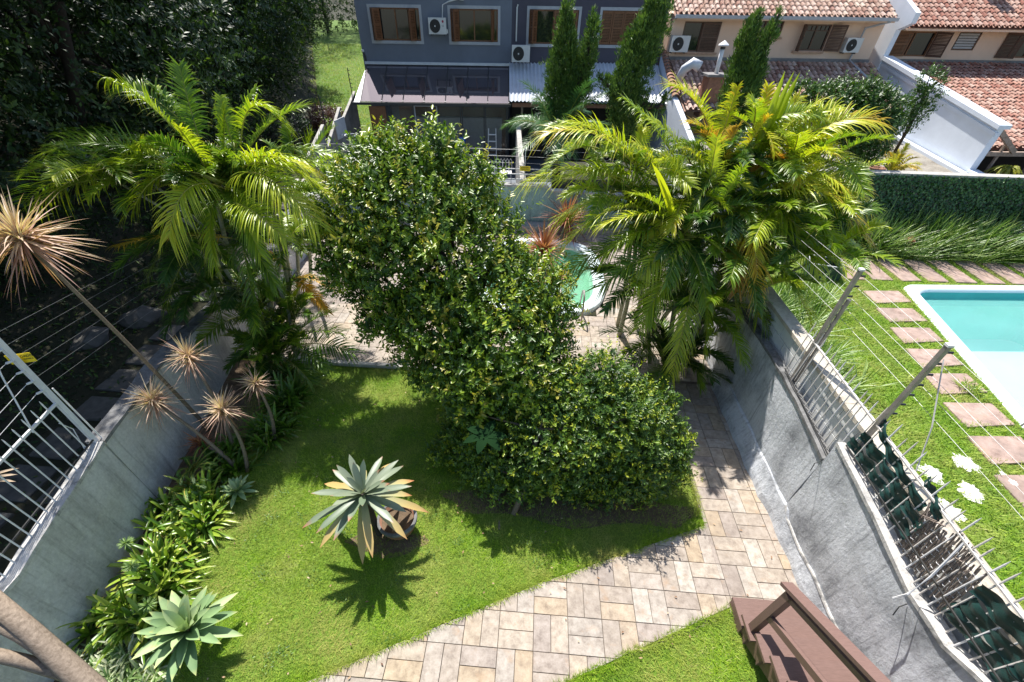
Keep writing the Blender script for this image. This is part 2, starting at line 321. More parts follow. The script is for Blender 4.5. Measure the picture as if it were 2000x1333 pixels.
def crown(name, blobs, n, per, tw, L, W, mat, parent, r, six=False, tintb=(.15, .6), new=.14, upb=.4, interior=.25, lenj=.3):
    P, D = blob_twigs(blobs, n, r, upb=upb)
    Pi, Di = blob_twigs(blobs, int(n*interior), r, shell=(.55, .8), reject=.5, upb=upb)
    P = np.concatenate([P, Pi]); D = np.concatenate([D, Di]); n2 = len(P); shoot = r.random(n2) < new; shoot[n:] = False
    tl = tw*r.uniform(.5, 1.3, n2)*np.where(shoot, 1.6, 1)
    a = np.repeat(P, per, 0); d = np.repeat(D, per, 0); f = np.tile(np.linspace(.1, 1, per), n2); a = a+d*(np.repeat(tl, per)*f)[:, None]
    perp = nrm(np.cross(d, rdir(len(d), r))); ld = nrm(d*.55+perp+UP*.15); nn = nrm(d+perp*-.3+UP*.5)
    base = np.repeat(r.uniform(*tintb, n2), per)+r.uniform(-.12, .12, len(a)); base = np.where(np.repeat(shoot, per), base+.45*f, base)
    LL = L*r.uniform(1-lenj, 1+lenj, len(a))*np.where(f > .9, .7, 1)
    return leaves(name, a, ld, nn, LL, W*LL/L, mat, parent, base, six=six)

# ------------------------------------------------------------------ ground and terrain
def sheet(name, poly, z, mat, parent=None, **k):
    P = [(p[0], p[1], (p[2] if len(p) > 2 else 0)+z) for p in poly]; return tag(add(name, P, [tuple(range(len(P)))], mat, parent), kind='structure', **k)
# holes for the two pools are left in the sheets around them
def grid_terrain(name, x0, x1, y0, y1, nx, ny, fz, mat, hole=None):
    xs = np.linspace(x0, x1, nx); ys = np.linspace(y0, y1, ny); X, Y = np.meshgrid(xs, ys); Z = fz(X, Y); V = np.stack([X, Y, Z], 2).reshape(-1, 3)
    i = np.arange(ny-1)[:, None]*nx+np.arange(nx-1)[None]; F = np.stack([i, i+1, i+nx+1, i+nx], 2).reshape(-1, 4)
    return tag(add(name, V, F, mat, smooth=True), kind='structure')
def ground_h(X, Y):
    left = np.clip((-10.3-X)/10, 0, 2.2)*5.0; far = np.clip((Y-31)/40, 0, 1.2)*3.2
    hill = np.clip((Y-60)/120, 0, 1)*14
    return -3.0+0*X+np.where(X < -8.2, 2.55+left+far, 0)+hill*0
tag(add('ground', [(-300, -40, -3.2), (300, -40, -3.2), (300, 400, -3.2), (-300, 400, -3.2)], [(0, 1, 2, 3)], M_rough), kind='structure')
def lane_h(X, Y):
    bank = np.clip((-11.0-X-np.clip(Y-24.5, 0, 60)*.42)/9, 0, 3)**1.2*4.5
    nz = .12*np.sin(X*1.7+Y*.6)*np.cos(Y*1.1)
    return -.45+np.clip((Y-9)/14, 0, 1)*.42+np.clip((Y-30)/30, 0, 2.5)*2.0+bank+nz*np.clip(bank*2+.15, 0, 1)
grid_terrain('forest_floor', -60, -5.6, -8, 110, 110, 160, lambda X, Y: np.minimum(lane_h(X, Y), 40), M_rough)
def garden_left(y):      # x of the left wall's garden face
    return float(np.interp(y, [-4, 1.6, 3.5, 5.3, 7.6, 12.3, 15.6], [-5.35, -5.5, -5.86, -6.2, -6.7, -7.12, -7.5]))
XR = 4.22
sheet('lawn', [(garden_left(-3)-.05, -3.0), (XR, -3.0), (XR, 7.3), (garden_left(7.3)-.1, 7.3)], 0.0, M_lawn)
# far grass lane seen beyond the alley
fl = []
for y, xl, xr in [(22, -11.6, -9.9), (26, -12.0, -9.6), (30, -13.6, -9.8), (38, -16.9, -11.0), (48, -21.0, -13), (62, -26.8, -16), (80, -34, -20)]:
    fl.append((xl, y, xr))
V = []; F = []
for i, (xl, y, xr) in enumerate(fl):
    for j in range(9):
        x = xl+(xr-xl)*j/8; V.append((x, y, float(lane_h(np.array(x), np.array(float(y))))+.12))
    if i:
        for j in range(8): a = (i-1)*9+j; F.append((a, a+1, a+10, a+9))
tag(add('grass_lane', V, F, M_farlawn, smooth=True), kind='structure')

def lane_test(x, y):
    return (x < np.interp(y, [22, 26, 30, 38, 48, 62], [-9.9, -9.6, -9.8, -11, -13, -16])) & (x > np.interp(y, [22, 26, 30, 38, 48, 62], [-11.6, -12.2, -13.8, -17.2, -21.2, -27])+.35*np.sin(y*2.1))
# ------------------------------------------------------------------ paving: basket-weave quartzite tiles
MOD = .46; GX, GY = 1.74*MOD, 6.86*MOD
def clip(poly, a, b, c):     # keep a*x+b*y>=c
    out = []
    for i in range(len(poly)):
        p, q = poly[i], poly[(i+1) % len(poly)]; dp = a*p[0]+b*p[1]-c; dq = a*q[0]+b*q[1]-c
        if dp >= 0: out.append(p)
        if dp*dq < 0: t = dp/(dp-dq); out.append((p[0]+(q[0]-p[0])*t, p[1]+(q[1]-p[1])*t))
    return out
def area(p): return abs(sum(p[i][0]*p[(i+1) % len(p)][1]-p[(i+1) % len(p)][0]*p[i][1] for i in range(len(p))))/2
def half(p, q):              # keep the side left of p->q
    dx, dy = q[0]-p[0], q[1]-p[1]; a, b = -dy, dx; return a, b, a*p[0]+b*p[1]
def tiles_in(x0, x1, y0, y1, regions, gx=GX, gy=GY):
    g = .0035; out = []
    for i in range(math.floor((x0-gx)/MOD), math.ceil((x1-gx)/MOD)):
        for j in range(math.floor((y0-gy)/MOD), math.ceil((y1-gy)/MOD)):
            X, Y = gx+i*MOD, gy+j*MOD; h = MOD/2
            cells = [(X, Y, X+MOD, Y+h), (X, Y+h, X+MOD, Y+MOD)] if (i+j) % 2 else [(X, Y, X+h, Y+MOD), (X+h, Y, X+MOD, Y+MOD)]
            for a, b, c, d in cells:
                for reg in regions:
                    p = [(a+g, b+g), (c-g, b+g), (c-g, d-g), (a+g, d-g)]
                    for hp_ in reg:
                        p = clip(p, *hp_)
                        if len(p) < 3: break
                    if len(p) >= 3 and area(p) > .004: out.append(p)
    return out
def lay(tiles, parent, zt, limit, mat, name='paving_stone'):
    tiles.sort(key=lambda p: p[0][1]**2+p[0][0]**2*.6); r = random.Random(3); share = {}
    for p in tiles[:limit]:
        c = np.mean(np.array(p), 0); key = tuple((round(q[0]-c[0], 3), round(q[1]-c[1], 3)) for q in p)
        if key not in share:
            m = MB().prism([(q[0]-c[0], q[1]-c[1]) for q in p], -.03, 0, .004); share[key] = add(name, m.v, m.f, mat, None); o = share[key]
        else: o = bpy.data.objects.new(name, share[key].data); COL.objects.link(o)
        o.parent = parent; o.location = (c[0], c[1], zt+r.uniform(-.003, .003)); o.rotation_euler = (r.uniform(-.006, .006), r.uniform(-.006, .006), 0)
    if len(tiles) > limit:
        m = MB()
        for p in tiles[limit:]: m.prism(p, zt-.03, zt+r.uniform(-.003, .003), .004)
        tag(m.build('far_paving_stones', mat, parent), kind='stuff')
A, B_ = (-2.42, 1.22), (.39, 2.64); Cc, Dd = (2.71, 3.57), (3.02, 3.78); E1, E2 = (.78, 1.48), (3.1, 2.56)
lowk = half((E1[0]-4, E1[1]-1.85), E2)                # above the lower edge
XS = XR-1.18
regs = [[(-1, 0, -XS), half(B_, A), half(Dd, B_), lowk], [(1, 0, XS), (-1, 0, -(XR-.01)), (0, 1, 2.45), (0, -1, -7.28)]]
pathS = tag(add('stone_path', [(-3.4, -.46, .004), (.78, 1.49, .004), (3.1, 2.46, .004), (XR-.005, 2.46, .004), (XR-.005, 7.29, .004), (3.05, 7.29, .004), (3.05, 3.79, .004), (.39, 2.65, .004), (-3.4, .73, .004)], [(0, 1, 2, 3, 4, 5, 6, 7, 8)], M_mortar), kind='structure')
pt = tiles_in(-4, 4.3, .4, 7.3, regs); lay(pt, pathS, .026, 300, M_pave)
# pool terrace, one shallow step above the lawn, with a hole for the oval pool
PLc, PLrx, PLry = np.array((.30, 11.9)), 1.9, 2.35
TX, TY = -9.54*MOD % MOD, 17.09*MOD % MOD
tr_regs = [[(1, 0, -7.3), (-1, 0, -(XR-.02)), (0, 1, 7.31), (0, -1, -15.45)]]
tt = tiles_in(-7.6, 4.3, 7.2, 15.6, tr_regs, TX, TY)
def inpool(p, s=1.0): x, y = np.mean(np.array(p), 0); return (abs((x-PLc[0])/PLrx)**3+abs((y-PLc[1])/PLry)**3) < s
tt = [p for p in tt if not inpool(p, 1.12) and np.mean([q[0] for q in p]) > garden_left(np.mean([q[1] for q in p]))+.1]
xs = [-7.6, PLc[0]-PLrx*.93, PLc[0]+PLrx*.93, XR-.01]
m = MB()
for a, b in (((-7.6, 7.3), (xs[1], 15.5)), ((xs[2], 7.3), (xs[3], 15.5)), ((xs[1], 7.3), (xs[2], PLc[1]-PLry*.93)), ((xs[1], PLc[1]+PLry*.93), (xs[2], 15.5))): m.box((a[0], a[1], -.2), (b[0], b[1], .055))
terr = m.build('pool_terrace', M_mortar, kind='structure'); lay(tt, terr, .085, 300, M_pave)
m = MB()
x = -5.9
while x < 3.0: w = random.uniform(.38, .52); m.box((x, 7.2, .0), (x+w-.01, 7.30, .087)); x += w
m.build('terrace_edging', M_pale, terr)

# ------------------------------------------------------------------ neighbour's ground on the right, pools
def NR(x, y): return 0.0
nb = []
Pr = [gz(1760, 560), gz(2110, 565), gz(2300, 900), gz(2085, 940)]      # right pool rim corners (far left, far right, near right, near left)
FL, NL = np.array((11.08, 12.36)), np.array((9.86, 5.7)); FRp = np.array((15.9, 12.75)); NRp = np.array((15.4, 5.5))
def poly_hole(name, outer, inner, z, mat):      # ring of quads between two 4-gons
    V = [(p[0], p[1], z) for p in outer]+[(p[0], p[1], z) for p in inner]; return tag(add(name, V, [(i, (i+1) % 4, 4+(i+1) % 4, 4+i) for i in range(4)], mat), kind='structure')
nl = poly_hole('neighbour_lawn', [(XR+.25, -3), (40, -3), (40, 16.1), (XR+.25, 16.1)], [(NL[0]+.1, NL[1]+.1), (NRp[0]-.1, NRp[1]+.1), (FRp[0]-.1, FRp[1]-.1), (FL[0]+.1, FL[1]-.1)], 0.0, M_lawn)
def lerp(a, b, t): return a+(b-a)*t
r = random.Random(5)
def slab(pts, par=nl):
    P = [(p[0]+r.uniform(-.02, .02), p[1]+r.uniform(-.02, .02)) for p in pts]; c = np.mean(np.array(P), 0)
    m = MB().prism([(q[0]-c[0], q[1]-c[1]) for q in P], -.04, .035, .008); o = add('stepping_stone', m.v, m.f, M_step); o.parent = par; o.location = (c[0], c[1], 0)
for i in range(12):
    y = 11.98-i*.955 if i < 12 else 0; t = (12.36-y)/(12.36-5.7); xr_ = lerp(11.08, 9.86, t)-.22; slab([(xr_-1.06, y-.66-.10), (xr_-.02, y-.60), (xr_-.02, y+.02), (xr_-1.04, y-.06)][::1])
for i in range(9):
    x = 9.6+i*.83; slab([(x, 12.62+i*.03), (x+.60, 12.65+i*.03), (x+.66, 14.15+i*.03), (x+.05, 14.10+i*.03)])
# white lime patches dumped on the grass
rp = np.random.default_rng(3)
for x, y, s in [(8.21, 5.51, .20), (8.72, 5.1, .20), (7.42, 5.2, .19), (7.2, 4.4, .20), (7.85, 4.85, .19), (6.9, 4.75, .17), (6.85, 4.1, .18)]:
    n = 26; a = np.linspace(0, 2*math.pi, n, endpoint=False); rr = s*(1+rp.uniform(-.3, .3, n)); V = [(x+q*math.cos(t), y+q*math.sin(t)*1.1, .012) for q, t in zip(rr, a)]+[(x, y, .045)]
    add('lime_patch', V, [(i, (i+1) % n, n) for i in range(n)], M_patch, nl)
# right pool
def ring(inner, outer, zi, zo, mat, name, parent):
    n = len(inner); V = [(p[0], p[1], zo) for p in outer]+[(p[0], p[1], zi) for p in inner]; return add(name, V, [(i, (i+1) % n, n+(i+1) % n, n+i) for i in range(n)], mat, parent)
def rrect(c, rad, n=6):      # rounded polygon through corners c (ccw)
    out = []; k = len(c)
    for i in range(k):
        p = np.array(c[i]); a = nrm(np.array(c[i-1])-p); b = nrm(np.array(c[(i+1) % k])-p); s, e = p+a*rad, p+b*rad
        for j in range(n+1): t = j/n; out.append(tuple((1-t)**2*s+2*t*(1-t)*p+t*t*e))
    return out
def shrink(P, d):
    P = np.array(P); c = P.mean(0); return [tuple(p+(c-p)/np.linalg.norm(c-p)*d) for p in P]
def inset_poly(c, d):
    c = [np.array(p, float) for p in c]; n = len(c); out = []
    for i in range(n):
        a = nrm(c[i]-c[i-1]); b = nrm(c[(i+1) % n]-c[i]); na = np.array((-a[1], a[0])); nb_ = np.array((-b[1], b[0])); out.append(c[i]+(na+nb_)*d/(1+na@nb_))
    return out
pr = empty('fibreglass_pool', (12.9, 9, 0), label='large rectangular pool with turquoise water and wide white rim, cut off by the right edge', cat='pool')
CO = [NL, NRp, FRp, FL]
rims = [(rrect(inset_poly(CO, d), .25+d*.6), z) for d, z in ((0, 0.0), (.03, .075), (.20, .085), (.27, .05), (.30, -.02))]
V = []; F = []; n = len(rims[0][0])
for P, z in rims: V += [(p[0], p[1], z) for p in P]
for i in range(len(rims)-1):
    for j in range(n): F.append((i*n+j, i*n+(j+1) % n, (i+1)*n+(j+1) % n, (i+1)*n+j))
add('rim', V, F, M_rim, pr, smooth=True)
a = rrect(inset_poly(CO, .30), .45); b = rrect(inset_poly(CO, .38), .45); V = [(p[0], p[1], -.02) for p in a]+[(p[0], p[1], -.42) for p in b]
add('upper_wall', V, [(j, (j+1) % n, n+(j+1) % n, n+j) for j in range(n)], M_poolD, pr, smooth=True)
c = rrect(inset_poly(CO, .62), .5); V = [(p[0], p[1], -.42) for p in b]+[(p[0], p[1], -1.45) for p in c]
add('basin_wall', V, [(j, (j+1) % n, n+(j+1) % n, n+j) for j in range(n)], plain('shadow_teal_shell_wall', (.20, .62, .57), .4, 0, .12, 1.5, .02), pr); add('basin_floor', V, [tuple(range(n, 2*n))], M_poolR, pr)  # sides tinted darker than the floor, their shadow put in the colour
add('water', [(p[0], p[1], -.20) for p in rrect(inset_poly(CO, .335), .45)], [tuple(range(n))], M_waterR, pr)
m = MB(); p0 = ax(2000, 755, 10.05); m.tube([(9.95, 6.55, .05), (10.0, 6.55, .35), (10.25, 6.5, .55), (10.6, 6.45, .5), (10.7, 6.45, 0)], .02, 6)
tag(m.build('pool_handrail', M_post), 'steel grab rail bent over the near white rim of the right pool', 'handrail')
# left oval pool
pl = empty('oval_pool', (PLc[0], PLc[1], 0), label='rounded pool of green water with raised white rim in the walled garden', cat='pool')
def sup(rx, ry, n=40, e=2/3.0):
    out = []
    for i in range(n): t = 2*math.pi*i/n; ct, st = math.cos(t), math.sin(t); out.append((PLc[0]+rx*math.copysign(abs(ct)**e, ct), PLc[1]+ry*math.copysign(abs(st)**e, st)))
    return out
n = 40; V = []; F = []
prof = [(0, .03), (.0, .17), (.03, .20), (.24, .21), (.31, .17), (.33, .05)]
for d, z in prof: V += [(x, y, z) for x, y in sup(PLrx-d, PLry-d)]
for i in range(len(prof)-1):
    for j in range(n): F.append((i*n+j, i*n+(j+1) % n, (i+1)*n+(j+1) % n, (i+1)*n+j))
add('rim', V, F, M_rim, pl, smooth=True)
V = []; F = []
for d, z in ((.33, .05), (.5, -.45), (.95, -.75)): V += [(x, y, z) for x, y in sup(PLrx-d, PLry-d)]
for i in range(2):
    for j in range(n): F.append((i*n+j, i*n+(j+1) % n, (i+1)*n+(j+1) % n, (i+1)*n+j))
F.append(tuple(range(2*n, 3*n))); add('basin', V, F, M_poolL, pl, smooth=True)
add('water', [(x, y, -.12) for x, y in sup(PLrx-.36, PLry-.36)], [tuple(range(n))], M_waterL, pl)
ld = empty('pool_ladder', (1.2, 9.6, .08), label='two curved steel ladder rails over the near rim of the oval pool', cat='ladder')
for x in (.80, 1.38):
    MB().tube([(x, 9.28, .06), (x, 9.30, .5), (x, 9.42, .80), (x, 9.62, .86), (x, 9.85, .72), (x, 10.0, .35), (x, 10.05, -.3)], .022, 8).build('handrail', M_post, ld, True)
    MB().lathe((x, 9.28, .085), [(.001, .0), (.05, 0), (.05, .012), (.02, .02)], 12).build('foot', M_post, ld)
MB().box((.82, 9.98, .02), (1.36, 10.12, .05)).build('tread', M_rim, ld)

# ------------------------------------------------------------------ grass blades
def scatter_blades(name, poly_test, x0, x1, y0, y1, dens, h, w, r, z=0.0, label=None):
    n = int((x1-x0)*(y1-y0)*dens); x = r.uniform(x0, x1, n); y = r.uniform(y0, y1, n); ok = poly_test(x, y); x, y = x[ok], y[ok]; n = len(x)
    P = np.stack([x, y, np.full(n, z)], 1); a = r.uniform(0, 2*math.pi, n); lean = r.uniform(.3, 1.9, n); hh = h*r.uniform(.5, 1.25, n)
    D = np.stack([np.cos(a)*lean, np.sin(a)*lean, np.ones(n)], 1); Sd = np.stack([-np.sin(a), np.cos(a), np.zeros(n)], 1)
    V = np.stack([P-Sd*w/2, P+Sd*w/2, P+D*hh[:, None]], 1).reshape(-1, 3); F = np.arange(3*n).reshape(-1, 3)
    tint = np.clip(r.beta(1.3, 1.9, n)+.16*np.sin(x*2.1+y*1.3)*np.sin(y*1.9-x)+.10*np.sin(x*5.3)*np.sin(y*6.1+x), 0, 1)
    return tag(add(name, V, F, M_blade, None, {'tint': np.repeat(tint, 3)}), kind='stuff', label=label, cat='grass')
def side(x, y, p, q): return (q[0]-p[0])*(y-p[1])-(q[1]-p[1])*(x-p[0])
def soil_w(x, y):      # bare soil under the shrub and around the planting bed
    s1 = ((x-.9)/2.0)**2+((y-4.0)/.34)**2; s2 = ((x+1.95)/.6)**2+((y-3.1)/.2)**2; gl = np.interp(y, [-4, 1.6, 3.5, 5.3, 7.6], [-5.35, -5.5, -5.86, -6.2, -6.7]); s3 = (x-gl-.85-.12*np.sin(y*4))/.35+1
    return np.minimum(np.minimum(s1, s2), s3)
rg = np.random.default_rng(21)
def lawn_main(x, y):
    edge = .03*np.sin(x*9)+.02*np.sin(x*23)
    above = (side(x, y, A, B_) > -.03+edge) | (side(x, y, B_, Dd) > -.03+edge)
    ok = above & (x < XR-1.16) & (y < 7.2); w = soil_w(x, y); return ok & (rg.random(len(x)) < np.clip(w-.25, .25, 1)) & (x > -5.0-.12*y)
def lawn_low(x, y): return (side(x, y, (E1[0]-4, E1[1]-1.85), E2) < .03+.03*np.sin(x*9)) & (x < 3.12) & (x > -2.6)
scatter_blades('lawn_grass', lawn_main, -6, 3.1, .3, 7.2, 4600, .046, .0065, rg, label='short sunlit lawn between the planting bed and the stone path')
scatter_blades('lower_lawn_grass', lawn_low, -2.6, 3.12, -.4, 2.6, 4200, .05, .0075, rg, label='triangle of lawn beside the brown stairs, below the stone path')
def fringe(name, segs, label, per=900, h=.07):
    P = []
    for p, q, sd_ in segs:
        L = math.hypot(q[0]-p[0], q[1]-p[1]); n = int(per*L); t = rg.random(n); off = rg.exponential(.035, n)*sd_*(1+.7*np.sin(t*L*7))+.012*np.sin(t*L*11)-.012*sd_; nx, ny = -(q[1]-p[1])/L, (q[0]-p[0])/L
        P.append(np.stack([p[0]+(q[0]-p[0])*t+nx*off, p[1]+(q[1]-p[1])*t+ny*off, np.full(n, .004)], 1))
    P = np.concatenate(P); n = len(P); a = rg.uniform(0, 6.28, n); lean = rg.uniform(.2, 1.5, n); D = np.stack([np.cos(a)*lean, np.sin(a)*lean, np.ones(n)], 1); Sd = np.stack([-np.sin(a), np.cos(a), 0*a], 1); hh = h*rg.uniform(.5, 1.3, n)
    return tag(add(name, np.stack([P-Sd*.004, P+Sd*.004, P+D*hh[:, None]], 1).reshape(-1, 3), np.arange(3*n).reshape(-1, 3), M_blade, None, {'tint': np.repeat(rg.beta(2, 2, n), 3)}), label, 'grass', kind='stuff')
fringe('edge_grass', [((-2.6, 1.12), B_, 1), (B_, Dd, 1), ((3.04, 3.8), (3.04, 7.2), 1), ((-.6, .84), E2, -1)], 'longer tufts of grass creeping over the edges of the stone path')
def in_slab_free(x, y):
    t = (12.36-y)/(12.36-5.7); xr2 = 11.08+(9.86-11.08)*t-.22; col = (x > xr2-1.02) & (x < xr2-.02); k = ((11.98-y) % .955); on = col & (k > -.02) & (k < .62) & (y < 12.0)
    row = (y > 12.66) & (y < 14.12) & (x > 9.6); kk = (x-9.6) % .83; on2 = row & (kk < .60)
    pool = (x > xr2+.2) & (y < 12.3+(x-11)*.08) & (x > 9.0) & (y > 5)
    lime = np.zeros(len(x), bool)
    for a, b, s in [(8.21, 5.51, .20), (8.72, 5.1, .20), (7.42, 5.2, .19), (7.2, 4.4, .20), (7.85, 4.85, .19), (6.9, 4.75, .17), (6.85, 4.1, .18)]: lime |= ((x-a)**2+(y-b)**2 < (s*.75)**2)
    return ~(on | on2 | pool | lime)
scatter_blades('neighbour_grass', in_slab_free, XR+.5, 17.5, 1.0, 15.2, 1100, .075, .016, rg, label='lush lawn around the stepping stones in the neighbouring garden')
n = 60000; x = rg.uniform(-28, -9.5, n); y = 22+38*rg.random(n)**1.3; ok = lane_test(x, y); x, y = x[ok], y[ok]; n = len(x); z = lane_h(x, y)+.1; a = rg.uniform(0, 6.28, n); lean = rg.uniform(.2, 1.6, n); h_ = .16*rg.uniform(.5, 1.3, n)
P = np.stack([x, y, z], 1); D = np.stack([np.cos(a)*lean, np.sin(a)*lean, np.ones(n)], 1); Sd = np.stack([-np.sin(a), np.cos(a), 0*a], 1)
tag(add('lane_grass', np.stack([P-Sd*.02, P+Sd*.02, P+D*h_[:, None]], 1).reshape(-1, 3), np.arange(3*n).reshape(-1, 3), M_blade, None, {'tint': np.repeat(np.clip(rg.beta(2, 2, n)+.25*np.sin(x*.9+y*.5), 0, 1), 3)}), 'grass of the far lane between the forest and the grey house', 'grass', kind='stuff')
tag(add('gravel_strip', [(-10.2, 31, lane_h(np.array(-10.2), np.array(31.))+.19), (-9.3, 31, .6), (-12.6, 46, float(lane_h(np.array(-12.6), np.array(46.)))+.2), (-15.2, 46, float(lane_h(np.array(-15.2), np.array(46.)))+.2), (-12.6, 38, float(lane_h(np.array(-12.6), np.array(38.)))+.2)], [(0, 1, 2, 3, 4)], plain('pale_gravel', (.38, .34, .27), .95, 0, .5, 8, .8)), kind='structure')
V = []; n = 40
for t in np.linspace(0, 2*math.pi, n, endpoint=False): V.append((.9+2.15*math.cos(t)*(1+.06*math.sin(5*t)), 3.98+.34*math.sin(t)*(1+.25*math.sin(7*t)), .006))
tag(add('soil_patch', V, [tuple(range(n))], M_soil), kind='structure')
V = [(-1.95+.6*math.cos(t)*(1+.15*math.sin(4*t)), 3.1+.2*math.sin(t)*(1+.3*math.sin(3*t)), .006) for t in np.linspace(0, 2*math.pi, n, endpoint=False)]
tag(add('soil_ring', V, [tuple(range(n))], M_soil), kind='structure')
V = [(garden_left(y)-.02, y, .007) for y in np.linspace(-3, 7.2, 24)]+[(garden_left(y)+.95+.12*math.sin(y*4)+(.7 if y > 5.5 else 0), y, .007) for y in np.linspace(7.2, -3, 24)]
tag(add('planting_bed', V, [tuple(range(48))], M_soil), kind='structure')
n = 2600; cx_, cy_ = rg.uniform(-4.9, 3, 90), rg.uniform(.8, 7, 90); i_ = rg.integers(0, 90, n); x, y = cx_[i_]+rg.normal(size=n)*.09, cy_[i_]+rg.normal(size=n)*.07; ok = lawn_main(x, y) | lawn_low(x, y); x, y = x[ok], y[ok]; n = len(x)
o = leaves('lawn_weeds', np.stack([x, y, np.full(n, .035)], 1), nrm(np.c_[rdir(n, rg)[:, :2], np.full(n, .3)]), np.tile(UP, (n, 1)), .035, .018, foliage('weed_leaf', [(0, (.05, .12, .02)), (1, (.16, .26, .04))]), None, rg.random(n)); tag(o, 'small broad leaved weeds in patches across the lawn', 'weeds', kind='stuff')
# fallen leaves and twigs
rf = np.random.default_rng(8); n = 170
P = np.stack([rf.uniform(-4.8, 4.0, n), rf.uniform(.8, 7.0, n), np.full(n, .045)], 1); leaves('fallen_leaves', P, np.c_[rdir(n, rf)[:, :2], np.zeros(n)], np.tile(UP, (n, 1)), .05*rf.uniform(.5, 1.3, n), .022, foliage('dry_leaf', [(0, (.12, .05, .03)), (.5, (.34, .20, .10)), (1, (.55, .42, .28))], None, .7, .1), None, rf.random(n), kind='stuff')
tag(bpy.data.objects['fallen_leaves'], label='scattered dry leaves on the lawn and path', cat='leaf litter')

# ------------------------------------------------------------------ right garden wall and what stands on it
def wall_strip(name, pts, th, mat, label, cat='wall', sideways=1, base=-.1, caps=None, capmat=None, seg=.25):
    """pts: (x, y, top) along the wall's garden face; th: thickness away from the garden (+x for sideways=1)"""
    P = np.array(pts, float); L = np.r_[0, np.cumsum(np.linalg.norm(np.diff(P[:, :2], axis=0), axis=1))]; n = max(2, int(L[-1]/seg)); t = np.linspace(0, L[-1], n)
    Q = np.stack([np.interp(t, L, P[:, i]) for i in range(3)], 1); Q[:, 2] += .006*np.sin(t*5)+.006*np.sin(t*13)
    d = nrm(np.gradient(Q[:, :2], axis=0)); nn = np.stack([d[:, 1], -d[:, 0]], 1)*sideways
    V = []; F = []; nz = 5
    for i in range(n):
        for j in range(nz): z = base+(Q[i, 2]-base)*j/(nz-1); V.append((Q[i, 0]+.01*math.sin(i*.9+j*2), Q[i, 1], z))
        V.append((Q[i, 0]+nn[i, 0]*th, Q[i, 1]+nn[i, 1]*th, Q[i, 2])); V.append((Q[i, 0]+nn[i, 0]*th, Q[i, 1]+nn[i, 1]*th, base))
    w = nz+2
    for i in range(n-1):
        for j in range(w-1): a = i*w+j; F.append((a, a+w, a+w+1, a+1))
    F.append(tuple(range(w))); F.append(tuple((n-1)*w+j for j in range(w-1, -1, -1)))
    e = empty(name, (P[0][0], P[0][1], 0), label=label, cat=cat); add('wall_body', V, F, mat, e)
    if capmat:
        V = []; F = []
        for i in range(n):
            x, y, z = Q[i]; a = np.array((x, y))-nn[i]*.02; b = np.array((x, y))+nn[i]*(th+.02); h = caps+.006*math.sin(i*2.3); V += [(a[0], a[1], z-.02), (a[0], a[1], z+h), (b[0], b[1], z+h), (b[0], b[1], z-.02)]
        for i in range(n-1):
            for j in range(3): a = i*4+j; F.append((a, a+4, a+5, a+1))
        F += [(0, 1, 2, 3), tuple(4*(n-1)+j for j in (3, 2, 1, 0))]; add('coping', V, F, capmat, e)
    return e
rw = wall_strip('garden_wall', [(XR, -2.5, 1.9), (XR, 1.1, 1.9), (XR, 1.7, 1.62), (XR, 2.3, 1.62), (XR, 3.3, 1.8), (XR, 4.02, 1.88)], .12, M_wallR, 'tall rough grey rendered wall right of the stairs and path, white streaks', caps=.03, capmat=M_cap)
rw2 = wall_strip('garden_wall', [(XR+.005, 4.04, 1.52), (XR+.005, 5.0, 1.66), (XR+.01, 6.2, 1.72), (XR+.02, 8.6, 1.6), (XR+.04, 15.4, 1.55)], .10, M_wallR, 'lower far stretch of the grey wall behind the right palm clump', caps=.03, capmat=M_capdk)
# sloping plaster ledge along the foot
V = []; F = []; ys = np.linspace(1.8, 7.2, 34)
for i, y in enumerate(ys): w = (.09 if y < 4.3 else .13)+.015*math.sin(y*9); z = .30 if y < 3.9 else .42; V += [(XR-w, y, -.02), (XR-w*.8, y, z*.35), (XR-.02, y, z+.02*math.sin(y*7)), (XR+.02, y, z+.03)]
for i in range(33):
    for j in range(3): a = i*4+j; F.append((a, a+4, a+5, a+1))
add('foot_ledge', V, F, M_wallR, rw)
m = MB().tube([(XR-.012, y, (.31 if y < 3.9 else .43)+.02*math.sin(y*7)) for y in np.linspace(1.8, 4.0, 14)], .022, 5); m.build('white_edge', M_cap, rw)
# neighbour's white block wall behind, higher than ours, with a cream top
NX = XR+.22
bw = empty('block_wall', (NX, 3.0, 0), label='white painted block wall with cream top just behind the spiked fence', cat='wall')
MB().box((NX+.02, -2.5, -.1), (NX+.16, 15.2, 2.10)).build('core', M_block, bw)
sh = None; k_ = 0
for c in range(4):
    z = 1.29+c*.2; y = 3.9+(c % 2)*.2
    while y < 8.9:
        if sh is None: mm = MB().box((0, .005, .005), (.022, .392, .192)); sh = add('block', mm.v, mm.f, M_block); o = sh
        else: o = bpy.data.objects.new('block', sh.data); COL.objects.link(o)
        o.parent = bw; o.location = (-.002+random.uniform(-.002, .002), y-3.0, z); y += .4
m = MB(); y = -2.4
while y < 15: L = random.uniform(.9, 1.3); m.box((NX-.03, y, 2.10), (NX+.22, min(y+L-.006, 15.1), 2.165)); y += L
m.build('coping', M_cream, bw)

